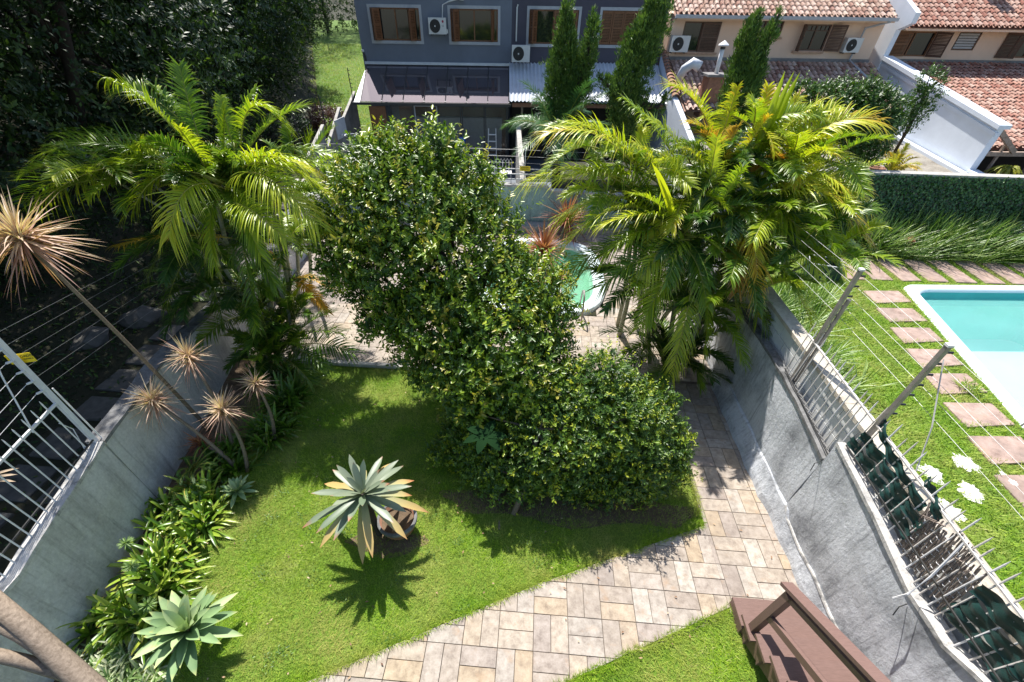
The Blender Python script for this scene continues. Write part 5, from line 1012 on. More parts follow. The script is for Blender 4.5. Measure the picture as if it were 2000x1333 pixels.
S_R = [((1275, 380), (1068, 262), 8.4, 8.3, .80, .56, .68), ((1265, 400), (1030, 355), 8.4, 7.9, .75, .52, .55), ((1300, 370), (1150, 330), 8.6, 8.8, .35, .45, .35), ((1330, 330), (1220, 195), 8.9, 9.2, .2, .45, .3), ((1400, 290), (1312, 168), 8.9, 8.8, .35, .60, .62), ((1400, 300), (1440, 170), 9.0, 9.2, .1, .5, .66),
       ((1490, 320), (1712, 238), 9.0, 9.0, .55, .55, .72), ((1480, 300), (1640, 210), 9.1, 9.4, .35, .5, .55), ((1470, 320), (1560, 190), 9.1, 9.4, .1, .5, .6), ((1430, 330), (1345, 240), 8.9, 8.9, .3, .45, .78), ((1460, 380), (1695, 400), 8.5, 8.1, .80, .55, .70), ((1450, 400), (1690, 470), 8.3, 7.6, 1.05, .52, .74),
       ((1430, 420), (1640, 350), 8.5, 8.4, .45, .5, .62), ((1400, 400), (1550, 300), 8.6, 8.8, .25, .5, .6), ((1290, 430), (1105, 480), 8.2, 7.4, .85, .52, .58), ((1290, 420), (1095, 425), 8.4, 8.0, .65, .5, .5), ((1280, 470), (1092, 590), 8.0, 7.2, .95, .46, .25), ((1290, 480), (1110, 530), 8.0, 7.5, .55, .42, .2),
       ((1340, 500), (1175, 560), 7.6, 7.0, .6, .44, .15), ((1340, 500), (1250, 640), 7.6, 6.7, .55, .46, .42), ((1350, 560), (1310, 735), 7.2, 6.5, .55, .38, .50), ((1370, 560), (1375, 700), 7.3, 6.7, .5, .36, .34), ((1400, 500), (1590, 650), 7.7, 7.0, .95, .50, .62), ((1390, 520), (1510, 690), 7.5, 6.7, .75, .42, .2), ((1420, 490), (1480, 620), 7.7, 7.0, .4, .42, .35),
       ((1400, 460), (1610, 480), 8.0, 7.6, .55, .48, .3), ((1420, 400), (1480, 560), 8.2, 6.9, .60, .45, .8), ((1360, 440), (1300, 300), 8.0, 7.8, .2, .5, .5), ((1370, 430), (1400, 270), 8.2, 8.0, .15, .5, .55), ((1380, 450), (1450, 330), 8.0, 7.6, .2, .46, .35), ((1340, 470), (1240, 380), 7.8, 7.5, .3, .44, .42), ((1360, 470), (1180, 440), 7.8, 7.2, .6, .46, .56),
       ((1440, 470), (1560, 400), 7.9, 7.6, .35, .46, .45), ((1330, 480), (1380, 600), 7.5, 6.8, .4, .42, .22), ((1420, 350), (1500, 230), 8.9, 8.6, .15, .5, .7), ((1440, 360), (1620, 270), 8.9, 8.7, .35, .5, .6), ((1460, 350), (1660, 310), 8.9, 8.6, .5, .5, .66), ((1310, 400), (1240, 280), 8.6, 8.3, .3, .5, .6)]
S_R += [((1290, 400), (1090, 350), 8.3, 8.0, .55, .5, .45), ((1300, 380), (1120, 240), 8.5, 8.6, .4, .5, .5), ((1350, 320), (1260, 230), 8.9, 9.0, .2, .48, .5), ((1450, 370), (1660, 430), 8.4, 7.9, .75, .5, .62), ((1440, 400), (1600, 540), 8.2, 7.4, .8, .48, .5), ((1300, 460), (1180, 500), 7.8, 7.2, .5, .46, .35), ((1380, 480), (1440, 640), 7.6, 6.9, .6, .44, .36), ((1350, 470), (1240, 560), 7.6, 6.9, .55, .46, .5), ((1400, 380), (1340, 290), 8.4, 8.2, .2, .48, .6), ((1460, 330), (1600, 200), 9.0, 9.2, .25, .5, .62), ((1360, 420), (1440, 500), 8.0, 7.3, .5, .46, .66), ((1330, 400), (1270, 480), 8.2, 7.5, .6, .46, .6), ((1420, 420), (1530, 500), 8.1, 7.5, .5, .46, .56), ((1470, 300), (1500, 170), 9.1, 9.3, .1, .5, .68)]
for b, t, y0, y1, li, l_, ti in S_R: px_frond(PR, b, t, y0, y1, lift=li, ll=l_*.9, tint=ti+.12, r=r1, droop=r1.uniform(.25, .6), nl=46)
for h, Y, n, ti in [((1540, 330), 8.8, 12, .5), ((1590, 400), 8.2, 10, .45), ((1190, 370), 8.6, 9, .42), ((1170, 300), 8.9, 8, .45), ((1560, 480), 7.7, 10, .32), ((1250, 560), 7.6, 10, .2), ((1380, 600), 7.4, 12, .18), ((1600, 320), 8.8, 9, .55), ((1500, 420), 8.0, 12, .45), ((1610, 500), 7.6, 9, .4), ((1480, 560), 7.4, 10, .35), ((1340, 380), 8.4, 10, .5), ((1240, 330), 8.7, 8, .5), ((1470, 260), 9.2, 8, .6)]:
    c_ = ay(*h, Y); stem(PR, c_*np.array((.35, 0, 0))+np.array((2.2, 8.3, max(.2, c_[2]-1.6))), c_, .03, .02, bend=0); fill(PR, c_, n, (.75, 1.25), (-.2, 1.0), r1, tint=ti, ll=.38)
for b, t, y0, y1, li in [((1420, 350), (1370, 260), 8.8, 8.5, .3), ((1400, 330), (1440, 250), 8.9, 8.7, .2), ((1440, 370), (1530, 310), 8.7, 8.4, .3), ((1450, 440), (1440, 570), 7.9, 7.0, .5)]: px_frond(PR, b, t, y0, y1, lift=li, ll=.40, tint=r1.uniform(.2, .9), mat=F_palmdry, r=r1)
for h, Y, n, ti in [((1330, 460), 7.7, 9, .22), ((1420, 410), 8.2, 8, .3), ((1400, 330), 8.8, 8, .42), ((1480, 340), 9.0, 7, .48), ((1250, 440), 8.6, 6, .3), ((1440, 490), 7.8, 6, .2)]: fill(PR, ay(*h, Y), n+14, (.75, 1.3), (-.35, 1.0), r1, tint=ti*.6, ll=.35)  # low tints paint the inner fronds darker, as if shaded by the outer ones
fill(PR, (3.1, 7.5, .35), 20, (.9, 1.5), (.25, 1.25), r1, tint=.15, ll=.36, lw=.026); fill(PR, (3.4, 8.0, 1.2), 16, (.9, 1.5), (.1, 1.1), r1, tint=.15, ll=.38, lw=.028); fill(PR, (3.2, 8.4, 2.2), 16, (1.0, 1.6), (.0, 1.1), r1, tint=.22, ll=.40)
for b, t, y0, y1, li in [((1310, 690), (1180, 650), 7.5, 7.5, .4), ((1310, 700), (1195, 730), 7.4, 6.8, .5), ((1330, 690), (1430, 720), 7.6, 7.0, .4), ((1310, 690), (1260, 590), 7.6, 7.9, .2), ((1330, 690), (1390, 620), 7.6, 7.8, .3), ((1310, 700), (1290, 760), 7.4, 6.6, .4), ((1330, 700), (1370, 760), 7.4, 6.7, .4), ((1300, 690), (1220, 690), 7.5, 7.2, .4), ((1340, 680), (1440, 650), 7.6, 7.6, .4), ((1320, 690), (1330, 600), 7.6, 7.6, .2), ((1310, 690), (1230, 620), 7.6, 7.7, .3)]:
    px_frond(PR, b, t, y0, y1, lift=li, ll=.40, lw=.026, tint=r1.uniform(.08, .35), r=r1, nl=40)
P0 = ay(1470, 330, 9.0); T0 = ay(1548, 140, 9.2)      # unopened spear leaf
V, F, tp = strips(P0[None]+np.array([[0, 0, 0], [.05, 0, 0], [-.05, 0, .0]]), np.tile(T0-P0, (3, 1))+r1.normal(size=(3, 3))*.05, np.linalg.norm(T0-P0), .13, .0, 8, .5, lambda t: math.sin(math.pi*min(1, .12+t*.88))**.7)
add('spear_leaf', V, F, F_palm, PR, {'tint': np.full(len(V), .68), 'tip': tp*.4})
P0 = ay(1310, 430, 7.6); T0 = ay(1283, 335, 7.3)
V, F, tp = strips(P0[None]+np.array([[0, 0, 0], [.04, 0, 0]]), np.tile(T0-P0, (2, 1))+r1.normal(size=(2, 3))*.06, np.linalg.norm(T0-P0)*1.2, .12, .0, 8, .5, lambda t: math.sin(math.pi*min(1, .12+t*.88))**.7); add('spear_leaf', V, F, F_palm, PR, {'tint': np.full(len(V), .8), 'tip': tp*.4})
# feathery date palm beyond the back wall
PD = empty('date_palm', tuple(ay(1090, 290, 17.5)*np.array((1, 1, 0))), label='feathery blue green date palm beyond the back wall beside the dividing wall', cat='palm tree')
hD = ay(1090, 262, 17.4); stem(PD, (hD[0], 17.6, 0), hD, .14, .16, 'trunk', mat=M_dbark)
for i in range(30):
    a = i*2.4; e = r1.uniform(-.2, 1.1); L = r1.uniform(1.6, 2.4); h = np.array((math.cos(a), math.sin(a), 0)); frond(PD, hD+h*.1, hD+h*L*math.cos(e)+UP*(L*math.sin(e)-.35), lift=.45, ll=.42, lw=.022, nl=44, mat=F_date, tint=r1.uniform(.2, .7), r=r1, vee=.3, start=.08)
# potted palms and fern in the raised yard
PY = empty('small_palm', tuple(hl(14.9, 17.6, 1.35)), label='small bright yellow palm in the corner of the raised yard', cat='palm tree'); b0 = np.array(hl(14.9, 17.6, 1.4))
for i in range(16): a = i*2.4; e = r1.uniform(.1, 1.2); L = r1.uniform(.7, 1.1); h = np.array((math.cos(a), math.sin(a), 0)); frond(PY, b0, b0+h*L*math.cos(e)+UP*L*math.sin(e), lift=.3, ll=.30, lw=.03, nl=26, mat=F_yellow, tint=r1.uniform(0, 1), r=r1)
PF = empty('hanging_fern', tuple(hl(19.0, 17.3, 1.5)), label='yellow green hanging fern in the shaded veranda opening at right', cat='fern'); b0 = np.array(hl(19.0, 17.3, 1.75))
for i in range(26): a = i*2.4; h = np.array((math.cos(a), math.sin(a), 0)); frond(PF, b0, b0+h*r1.uniform(.4, .65)-UP*r1.uniform(.1, .6), lift=.3, ll=.12, lw=.02, nl=24, mat=F_yellow, tint=r1.uniform(0, .4), r=r1)
for s, D, lab in ((13.25, 17.2, 'terracotta pot left of the yellow palm, nearer the white bowl'), (13.85, 17.0, 'terracotta pot right beside the yellow palm')):
    o = empty('plant_pot', tuple(hl(s, D, yz(D))), label=lab, cat='plant pot', group='terracotta pots in the raised yard'); MB().lathe((0, 0, 0), [(0, 0), (.16, 0), (.22, .38), (.25, .38), (.25, .44), (.2, .44), (.19, .36), (0, .36)], 20).build('body', M_terra, o, True, True)
o = empty('bowl', tuple(hl(12.8, 17.1, yz(17))), label='round pale blue basin by the terracotta pots', cat='bowl'); MB().lathe((0, 0, 0), [(0, 0), (.18, .0), (.30, .3), (.33, .3), (.32, .34), (.26, .3), (.1, .08), (0, .08)], 20).build('body', M_rim, o, True, True)

# ------------------------------------------------------------------ trees and shrubs
def tree(name, label, blobs, n, per, tw, L, W, mat, seed, trunk, cat='tree', group=None, trunkmat=None, **k):
    r = np.random.default_rng(seed); b = np.array(trunk[0], float); e = empty(name, b, label=label, cat=cat, group=group); m = MB(); tip = np.array(trunk[1], float); rad = trunk[2]
    if rad:
        m.tube([b, b+(tip-b)*.35+np.array((.05, .03, 0)), b+(tip-b)*.7, tip], [rad, rad*.8, rad*.6, rad*.3], 8)
        for i in range(min(12, len(blobs))): q = np.array(blobs[i][:3], float); s = b+(tip-b)*r.uniform(.35, .9); m.tube([s, (s+q)/2+UP*.1+r.normal(size=3)*.05, q], [rad*.45, rad*.25, rad*.1], 5)
        m.build('trunk', trunkmat or M_dbark, e, True)
    crown('crown', blobs, n, per, tw, L, W, mat, e, r, **k); return e
def pb(x, y, rpx, Y, sq=1.0, dy=1.0):
    p = ay(x, y, Y); dep = float(np.dot(np.array((p[0], p[1], p[2]-CAM_H)), np.array(fw))); R0 = rpx*dep/FPX; return (p[0], p[1], p[2], R0, R0*dy, R0*sq)
C1 = [(735, 345, 58, 7.7), (770, 320, 42, 7.8), (850, 325, 52, 7.8), (900, 390, 62, 7.6), (800, 420, 110, 7.3), (705, 420, 72, 7.3), (690, 500, 62, 7.0), (780, 530, 100, 6.8), (890, 510, 100, 6.8), (965, 470, 34, 7.0), (965, 590, 95, 6.3), (1035, 560, 55, 6.5), (880, 650, 85, 6.0), (985, 680, 100, 5.7), (1055, 640, 55, 6.1), (940, 745, 75, 5.3), (1030, 740, 75, 5.3), (760, 600, 45, 6.5), (820, 620, 60, 6.3), (870, 720, 55, 5.6)]
C1 += [(642, 470, 24, 7.1), (688, 362, 24, 7.5), (985, 432, 20, 7.2), (1092, 605, 22, 6.2), (742, 645, 26, 6.3), (1082, 705, 28, 5.7), (862, 296, 22, 7.8), (948, 352, 20, 7.6), (800, 690, 24, 5.9), (655, 545, 22, 6.9), (1000, 525, 26, 6.8), (770, 285, 20, 7.9)]
C1b = [pb(x, y, q*.89, Y) for x, y, q, Y in C1]
tree('broadleaf_tree', 'large glossy leaved tree filling the centre, leaning from the pool to the lawn', C1b, 6000, 9, .26, .086, .037, F_shrub, 51, ((-.6, 5.9, 0), (-1.0, 6.6, 2.6), .09), six=True, new=.20, tintb=(.12, .92), interior=.45)
# long new shoots on top
rs = np.random.default_rng(52); T_ = bpy.data.objects['broadleaf_tree']
for x, y, l, Y in [(870, 320, .75, 7.6), (855, 320, .6, 7.6), (730, 320, .45, 7.6), (735, 330, .35, 7.6), (820, 320, .3, 7.7), (935, 350, .35, 7.5), (975, 380, .35, 7.4), (1040, 520, .4, 6.6), (760, 655, .5, 6.4), (745, 640, .45, 6.5), (1075, 560, .3, 6.5), (985, 440, .35, 7.2), (690, 370, .3, 7.4), (650, 440, .3, 7.2), (1000, 500, .3, 7.0), (720, 300, .25, 7.8)]:
    b = ay(x, y, Y); dr = nrm(np.array((rs.normal()*.25, rs.normal()*.2, 1.0)) if y < 600 else np.array((-1, -.2, .2))); i = np.arange(20); t = i/19
    o = leaves('shoot', b+dr*(l*t)[:, None]+dr*.01, nrm(np.c_[np.cos(i*2.4), np.sin(i*2.4), .5+0*i]), np.tile(UP, (20, 1)), .11, .048, F_shrub, T_, .45+.5*t+rs.normal(size=20)*.05, six=True)
    MB().tube([b-dr*.1, b+dr*l], [.006, .002], 4).build('twig', M_bark, o)
for q in range(46):
    bl = C1b[rs.integers(0, len(C1b))]; dr = rdir(1, rs)[0]; dr[2] = abs(dr[2])*.8; dr[1] -= .3; dr = nrm(dr); b = np.array(bl[:3])+dr*np.array(bl[3:])*.92; l = rs.uniform(.18, .42); dr = nrm(dr+UP*.7); i = np.arange(14); t = i/13
    o = leaves('shoot', b+dr*(l*t)[:, None], nrm(np.c_[np.cos(i*2.4), np.sin(i*2.4), .4+0*i]+rs.normal(size=(14, 3))*.2), np.tile(UP, (14, 1)), .105*rs.uniform(.7, 1.1, 14), .045, F_shrub, T_, .3+.45*t+rs.normal(size=14)*.07, six=True)
C2 = [(872, 880, 24, 4.7), (1330, 905, 20, 4.4), (1325, 850, 18, 4.8), (1250, 960, 22, 4.2), (1160, 980, 20, 4.1), (1300, 790, 20, 5.0), (1000, 965, 20, 4.2), (905, 800, 24, 5.1), (930, 850, 62, 5.0), (1000, 900, 82, 4.5), (950, 900, 50, 4.6), (1090, 860, 95, 4.6), (1190, 830, 90, 4.8), (1180, 740, 48, 5.3), (1255, 860, 72, 4.7), (1275, 920, 48, 4.35), (1120, 925, 50, 4.3), (1205, 920, 55, 4.3), (1300, 880, 30, 4.7), (1130, 770, 60, 5.1), (1240, 790, 42, 5.0), (1040, 930, 38, 4.3)]
tree('round_shrub', 'lower dense round shrub on thin trunks before the central tree', [pb(x, y, q*.91, Y) for x, y, q, Y in C2], 6400, 8, .15, .060, .026, F_shrub2, 53, ((-.02, 3.75, 0), (.35, 4.6, 1.4), .05), cat='shrub', six=True, new=.22, tintb=(.15, .85), interior=.35, trunkmat=M_bark)
MB().tube([gz(975, 1035), ay(975, 985, 3.95), ay(972, 930, 4.1)], [.022, .018, .015], 6).build('thin_stem', M_bark, bpy.data.objects['round_shrub'], True)
# broad-leaved seedling growing out of the shrub, tree shade put into its dark colour
e = empty('rosette_seedling', ay(950, 850, 4.15), label='rosette of six broad leaves, coloured dark for tree shade, poking out of the round shrub', cat='plant'); b = ay(948, 852, 4.18)
a = np.linspace(0, 2*math.pi, 7)[:-1]+.3; V, F, tp = strips(np.tile(b, (6, 1)), np.c_[np.cos(a), np.sin(a)*.8-.2, np.full(6, .30)], .36, .15, .35, 6, .08, lambda t: math.sin(math.pi*min(1, .1+t*.9))**.7); add('leaf_rosette', V, F, foliage('matt_shade_dark_leaf', [(0, (.008, .024, .010)), (1, (.02, .05, .016))], None, .95, .05, .0), e, {'tint': np.full(len(V), .28), 'tip': tp})

# junipers
def juniper(label, parts, seed, base):
    r = np.random.default_rng(seed); e = empty('juniper_tree', base, label=label, cat='tree', group='upright junipers before the far houses'); B = []
    for pts in parts:      # spine: list of (x,y,rpx,Y)
        P = np.array([list(pb(x, y, q, Y)[:4]) for x, y, q, Y in pts]); n = max(3, int(np.linalg.norm(P[-1, :3]-P[0, :3])/.22)); tt_ = np.linspace(0, len(P)-1, n)
        for t in tt_: q = [np.interp(t, range(len(P)), P[:, i]) for i in range(4)]; B.append((q[0]+r.normal()*q[3]*.28, q[1]+r.normal()*.1, q[2], q[3]*r.uniform(.75, 1.15), q[3]*r.uniform(.8, 1.1), q[3]*1.5))
        MB().tube([P[0, :3]]+[p[:3] for p in P[1:]], list(np.linspace(.09, .03, len(P))), 6).build('trunk', M_dbark, e)
    P, D = blob_twigs(B, 3400, r, shell=(.6, 1.12), reject=.45, upb=.9); D = nrm(D*np.array((1, 1, 1))+UP*.7); k = 7; a = np.repeat(P, k, 0)+r.normal(size=(len(P)*k, 3))*.035; d = nrm(np.repeat(D, k, 0)+r.normal(size=a.shape)*.35)
    tn = np.repeat(r.uniform(.05, .75, len(P)), k)+r.normal(size=len(a))*.08; leaves('crown', a, d, nrm(r.normal(size=a.shape)), .12*r.uniform(.6, 1.3, len(a)), .030, F_cyp, e, tn, fold=.4)
    return e
juniper('twin topped juniper, leftmost of the four upright ones', [[(1110, 215, 34, 18.3), (1100, 150, 30, 18.3), (1102, 80, 22, 18.3), (1108, 10, 7, 18.3)], [(1118, 200, 20, 18.0), (1140, 130, 18, 18), (1155, 75, 15, 18), (1160, 28, 5, 18)]], 61, (.6, 18.3, 0))
juniper('open ragged juniper with a tall plume leaning right, between the twin one and the chimney', [[(1235, 230, 30, 17.6), (1222, 170, 26, 17.6), (1240, 110, 24, 17.8), (1262, 60, 26, 18), (1275, 5, 10, 18)], [(1262, 120, 22, 18.2), (1295, 40, 13, 18.2), (1300, 0, 8, 18.2)], [(1225, 210, 14, 17.3), (1200, 180, 12, 17.2), (1170, 150, 6, 17.2)], [(1250, 200, 14, 17.3), (1285, 210, 10, 17.2), (1300, 190, 6, 17.2)]], 62, (2.8, 17.7, 0))
juniper('dense leaning juniper with two pointed tips before the peach house', [[(1425, 235, 32, 17.4), (1442, 180, 33, 17.4), (1452, 130, 25, 17.4), (1462, 75, 16, 17.4), (1484, 22, 5, 17.4)], [(1450, 140, 16, 17.2), (1495, 85, 12, 17.2), (1522, 28, 4, 17.2)]], 63, (5.6, 17.5, 0))
tree('citrus_tree', 'round bushy garden tree between the golden palm and the white flank wall', [pb(x, y, q, 17.6) for x, y, q in ((1650, 230, 38), (1690, 250, 45), (1720, 220, 30), (1640, 200, 28), (1690, 195, 26), (1600, 200, 24), (1560, 190, 18), (1700, 290, 26))], 2600, 7, .2, .10, .05, F_mid, 64, (hl(13.2, 17.2, 1.3), hl(12.9, 17.6, 3.0), .06))
tree('sparse_tree', 'thin leaning tree with sparse crown against the white flank wall', [pb(x, y, q, 18.6) for x, y, q in ((1818, 160, 17), (1812, 185, 16), (1800, 215, 13), (1790, 190, 10), (1770, 215, 10), (1760, 245, 12), (1780, 240, 10))], 420, 6, .2, .09, .04, F_mid, 65, (hl(15.2, 18.3, 1.5), ay(1812, 180, 18.6), .05))
MB().tube([np.array(hl(15.2, 18.3, 1.45)), ay(1775, 250, 18.5), ay(1798, 205, 18.6), ay(1816, 150, 18.6)], [.06, .05, .035, .015], 6).build('branch', M_dbark, bpy.data.objects['sparse_tree'])
# dark forest at the left
FT = [(-14.0, 5.5, 4.2, 8.5), (-15.5, 1.0, 4.5, 8.5), (-14.0, 10.2, 3.6, 9.0), (-15.6, 15.0, 4.4, 10.5), (-14.8, 20.0, 3.6, 10.0), (-16.2, 25.5, 4.0, 11), (-17.4, 31.0, 3.9, 11), (-20.8, 39.0, 4.2, 12), (-25.6, 49.0, 4.6, 13), (-22, 12, 6, 14), (-22.5, 22, 6, 14), (-26, 33, 6.5, 15), (-21.5, 3, 6, 13), (-27, 68, 7, 16), (-34, 60, 6, 15)]
fl_lab = ['dark forest tree nearest the left edge beside the pale cordyline', 'dark forest tree cut off by the left edge at mid height', 'dark forest tree behind the left palm fronds', 'dark forest tree with drooping boughs above the left palm', 'dark forest tree whose boughs hang over the alley start', 'forest tree with sunlit boughs beside the far grass lane', 'forest tree overhanging the middle of the grass lane', 'forest tree near the top end of the grass lane', 'farthest forest tree closing the grass lane', 'tall dark forest tree behind, above the left palm', 'tall dark forest tree behind the lane trees', 'tall forest tree at the very back left of the lane', 'tall dark forest tree at the top left corner', 'tree closing the view at the end of the grass lane, beside the house edge', 'tree at the end of the grass lane, left of the closing one']
for i, (x, y, R0, h) in enumerate(FT):
    r = np.random.default_rng(100+i); z0 = float(lane_h(np.array(float(x)), np.array(float(y)))); B = []
    for k in range(13): a = r.uniform(0, 6.28); q = r.uniform(.2, .75)*R0; B.append((x+q*math.cos(a), y+q*math.sin(a), z0+h*r.uniform(.12, .9), R0*r.uniform(.35, .55), R0*r.uniform(.35, .55), R0*r.uniform(.4, .8)))
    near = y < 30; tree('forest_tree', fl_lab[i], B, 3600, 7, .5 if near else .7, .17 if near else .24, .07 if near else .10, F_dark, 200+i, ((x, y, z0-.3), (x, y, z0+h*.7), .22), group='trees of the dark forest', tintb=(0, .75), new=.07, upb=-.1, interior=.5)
for i, (x, y, R0, lab) in enumerate([(-12.2, 28.5, 1.0, 'reddish low bush at the edge of the grass lane'), (-12.8, 24, 1.2, 'dark low bush below the forest by the lane'), (-11.6, 14.5, .9, 'low bush on the alley bank behind the left palm')]):
    z0 = float(lane_h(np.array(x), np.array(float(y)))); tree('low_bush', lab, [(x, y, z0+.5, R0, R0, R0*.7), (x-.8, y+.6, z0+.6, R0*.8, R0*.8, R0*.6), (x-.5, y-.9, z0+.4, R0*.8, R0*.8, R0*.5)], 900, 7, .25, .11, .05, F_dark if i != 0 else foliage('purple_leaf', [(0, (.05, .02, .02)), (.6, (.12, .05, .05)), (1, (.20, .12, .09))]), 300+i, ((x, y, z0), (x, y, z0+.5), .04), cat='bush')
for i, (x, y, z, R0, bx_, lab) in enumerate([(-11.0, 9.5, 9.6, 2.6, -14.6, 'unseen high canopy tree added to shade the alley, near'), (-11.2, 14.5, 9.8, 2.6, -15.2, 'unseen high canopy tree added to shade the alley, farther back'), (-11.5, 5.0, 9.2, 2.4, -15, 'unseen high canopy tree added to shade the alley mouth')]):  # canopies above the view, added to shade the alley
    r = np.random.default_rng(150+i); B = [(x+r.uniform(-1, 1)*R0*.8, y+r.uniform(-1, 1)*R0, z+r.uniform(-.5, .8), R0*.6, R0*.6, R0*.32) for k in range(11)]
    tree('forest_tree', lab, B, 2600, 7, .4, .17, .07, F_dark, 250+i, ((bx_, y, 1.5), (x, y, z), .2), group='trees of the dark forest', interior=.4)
# undergrowth and slabs of the alley
ru = np.random.default_rng(71); n = 42000; y = ru.uniform(-1, 64, n); x = -8.0-ru.random(n)**1.2*np.where(y < 24, 8, 24); z = lane_h(x, y); keep = (x < np.interp(y, [-4, 5, 12, 22, 26, 30, 38, 48, 62], [-9.8, -9.6, -10.6, -11.4, -12.2, -13.8, -17.2, -21.2, -27])) & (x > np.where(y > 26, -.62*y-1, -99)) | ((ru.random(n) < .12) & (y < 20)); P = np.stack([x, y, z+.02+ru.random(n)*.25*(y > 20)], 1)[keep]; n = len(P)
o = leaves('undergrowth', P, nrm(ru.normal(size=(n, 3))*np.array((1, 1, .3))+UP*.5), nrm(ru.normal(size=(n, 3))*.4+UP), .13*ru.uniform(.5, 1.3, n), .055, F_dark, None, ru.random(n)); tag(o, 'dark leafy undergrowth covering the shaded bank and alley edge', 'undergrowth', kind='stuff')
al = empty('alley_paving', (-8.6, 6, -.4))
M_slab = plain('mossy_shade_dark_slab', (.10, .095, .085), .9, 0, .4, 4, .6); al['kind'] = 'structure'; r = random.Random(9)  # mossy tone, darkened further to carry the tree shade over the alley
for i in range(26):
    y = 2.0+i*.95; xc = float(np.interp(y, [2, 6, 12, 26], [-8.5, -8.5, -9.0, -11.2])); z = float(lane_h(np.array(xc), np.array(y)))
    for dx in (-.55, .45):
        if r.random() < .2: continue
        w, h = r.uniform(.40, .50), r.uniform(.34, .42); P = [(xc+dx-w+r.uniform(-.06, .06), y-h), (xc+dx+w, y-h+r.uniform(-.05, .05)), (xc+dx+w+r.uniform(-.05, .05), y+h), (xc+dx-w, y+h)]; MB().prism(P, z-.08, z+.035+r.uniform(0, .02), .012).build('alley_slab', M_pale if y > 19 else M_slab, al)
for i, (x, y, s) in enumerate([(-10.6, 9.2, .6), (-11.2, 8.1, .5), (-10.1, 10.2, .45)]):
    a = nrm(np.random.default_rng(i).normal(size=(22, 3))); bmv = [(x+s*q[0]*(1+.2*q[1]), y+s*q[1], float(lane_h(np.array(x), np.array(y)))+s*.5*q[2]*(1+.3*q[0])) for q in a]
    import bmesh; bm = bmesh.new(); [bm.verts.new(v) for v in bmv]; bmesh.ops.convex_hull(bm, input=bm.verts); me = bpy.data.meshes.new('boulder'); bm.to_mesh(me); bm.free(); me.materials.append(M_slab); o = bpy.data.objects.new('boulder', me); COL.objects.link(o)
    tag(o, ['largest grey boulder on the shaded alley bank', 'grey boulder left of the largest one on the bank', 'grey boulder behind the others, under the palm frond'][i], 'boulder')

# ------------------------------------------------------------------ rosette plants
def rosette(name, label, cat, b, n, L, W, el, mat, r, droop=.2, fold=.25, nseg=7, group=None, tint=(.2, .8), part='leaves', stemtop=None, prof=None, up_=0.0, root=None, spin=0):
    b = np.array(b, float); e = root or empty(name, b*np.array((1, 1, 0)), label=label, cat=cat, group=group); i = np.arange(n); a = i*2.39996+spin+r.normal(size=n)*.12; f = (i+.5)/n; elv = el[0]+(el[1]-el[0])*f+r.normal(size=n)*.07
    D = np.c_[np.cos(a)*np.cos(elv), np.sin(a)*np.cos(elv), np.sin(elv)]; P = b+D*.03+UP*(up_*f)[:, None]; LL = L*(1-.25*f)*r.uniform(.85, 1.12, n); V, F, tp = strips(P, D, LL, W*r.uniform(.85, 1.1, n), droop*r.uniform(.6, 1.5, n), nseg, fold, prof)
    V[:, 2] = np.maximum(V[:, 2], .03); m = 3*(nseg+1); add(part, V, F, mat, e, {'tint': np.repeat(np.clip(r.uniform(*tint, n)+f*.15, 0, 1), m), 'tip': tp}); return e
r3 = np.random.default_rng(81)
# giant bromeliad and its pot, one leaf at a time
bp = ay(708, 965, 3.25); br = empty('giant_bromeliad', (bp[0], bp[1], 0), label='giant silvery green bromeliad with red leaf tips on the lawn', cat='bromeliad')
MB().tube([(bp[0]+.05, bp[1]-.02, 0), (bp[0]+.02, bp[1], .3), bp], [.05, .055, .07], 8).build('stem', M_dbark, br)
bprof = lambda t: (.72+.36*math.sin(math.pi*min(1, t*.85)))*(1-t**9)**.7*(1 if t < .8 else 1-.55*(t-.8)/.2)
n = 40
for i in range(n):
    a = i*2.39996+r3.normal()*.16; f = i/(n-1); elv = -.30+1.35*f**1.4+r3.normal()*.10; L = (.82-.44*f**2.2)*r3.uniform(.88, 1.1); D = np.array([[math.cos(a)*math.cos(elv), math.sin(a)*math.cos(elv), math.sin(elv)]])
    V, F, tp = strips(bp+D*.04-UP*(.05*(1-f)), D, L*r3.uniform(.85, 1.05), .112*(1-.3*f), .26*(1-f)+.03, 9, .14, bprof); V[:, 2] = np.maximum(V[:, 2], .04); add('leaf', V, F, F_brom, br, {'tint': np.clip(np.full(len(V), r3.uniform(.0, .45))+(.75 if f < .3 else 0)*tp+(.25 if f < .3 else 0), 0, 1), 'tip': tp*r3.uniform(.82, 1.0)}, True)
pp = gz(782, 1035); pt_ = empty('plant_pot', (pp[0], pp[1], 0), label='weathered terracotta pot with mossy rim and fluted side beside the bromeliad', cat='plant pot')
m = MB(); V = []; F = []; prof = [(.17, 0), (.24, .12), (.27, .24), (.285, .30), (.30, .31), (.30, .35), (.26, .35), (.24, .26), (0, .26)]; N_ = 48
for j, (rr, z) in enumerate(prof):
    for k_ in range(N_): a = 2*math.pi*k_/N_; w = rr*(1+(.025*math.cos(a*24) if j in (1, 2) else 0)); V.append((pp[0]+w*math.cos(a), pp[1]+w*math.sin(a), z))
for j in range(len(prof)-1):
    for k_ in range(N_): F.append((j*N_+k_, j*N_+(k_+1) % N_, (j+1)*N_+(k_+1) % N_, (j+1)*N_+k_))
add('body', V, F, M_terra, pt_, smooth=True); MB().lathe((pp[0], pp[1], 0), [(.302, .30), (.306, .345), (.30, .356), (.262, .356)], 40).build('mossy_rim', M_capdk, pt_, True); MB().lathe((pp[0], pp[1], .265), [(0, 0), (.245, 0)], 30).build('soil', M_soil, pt_)

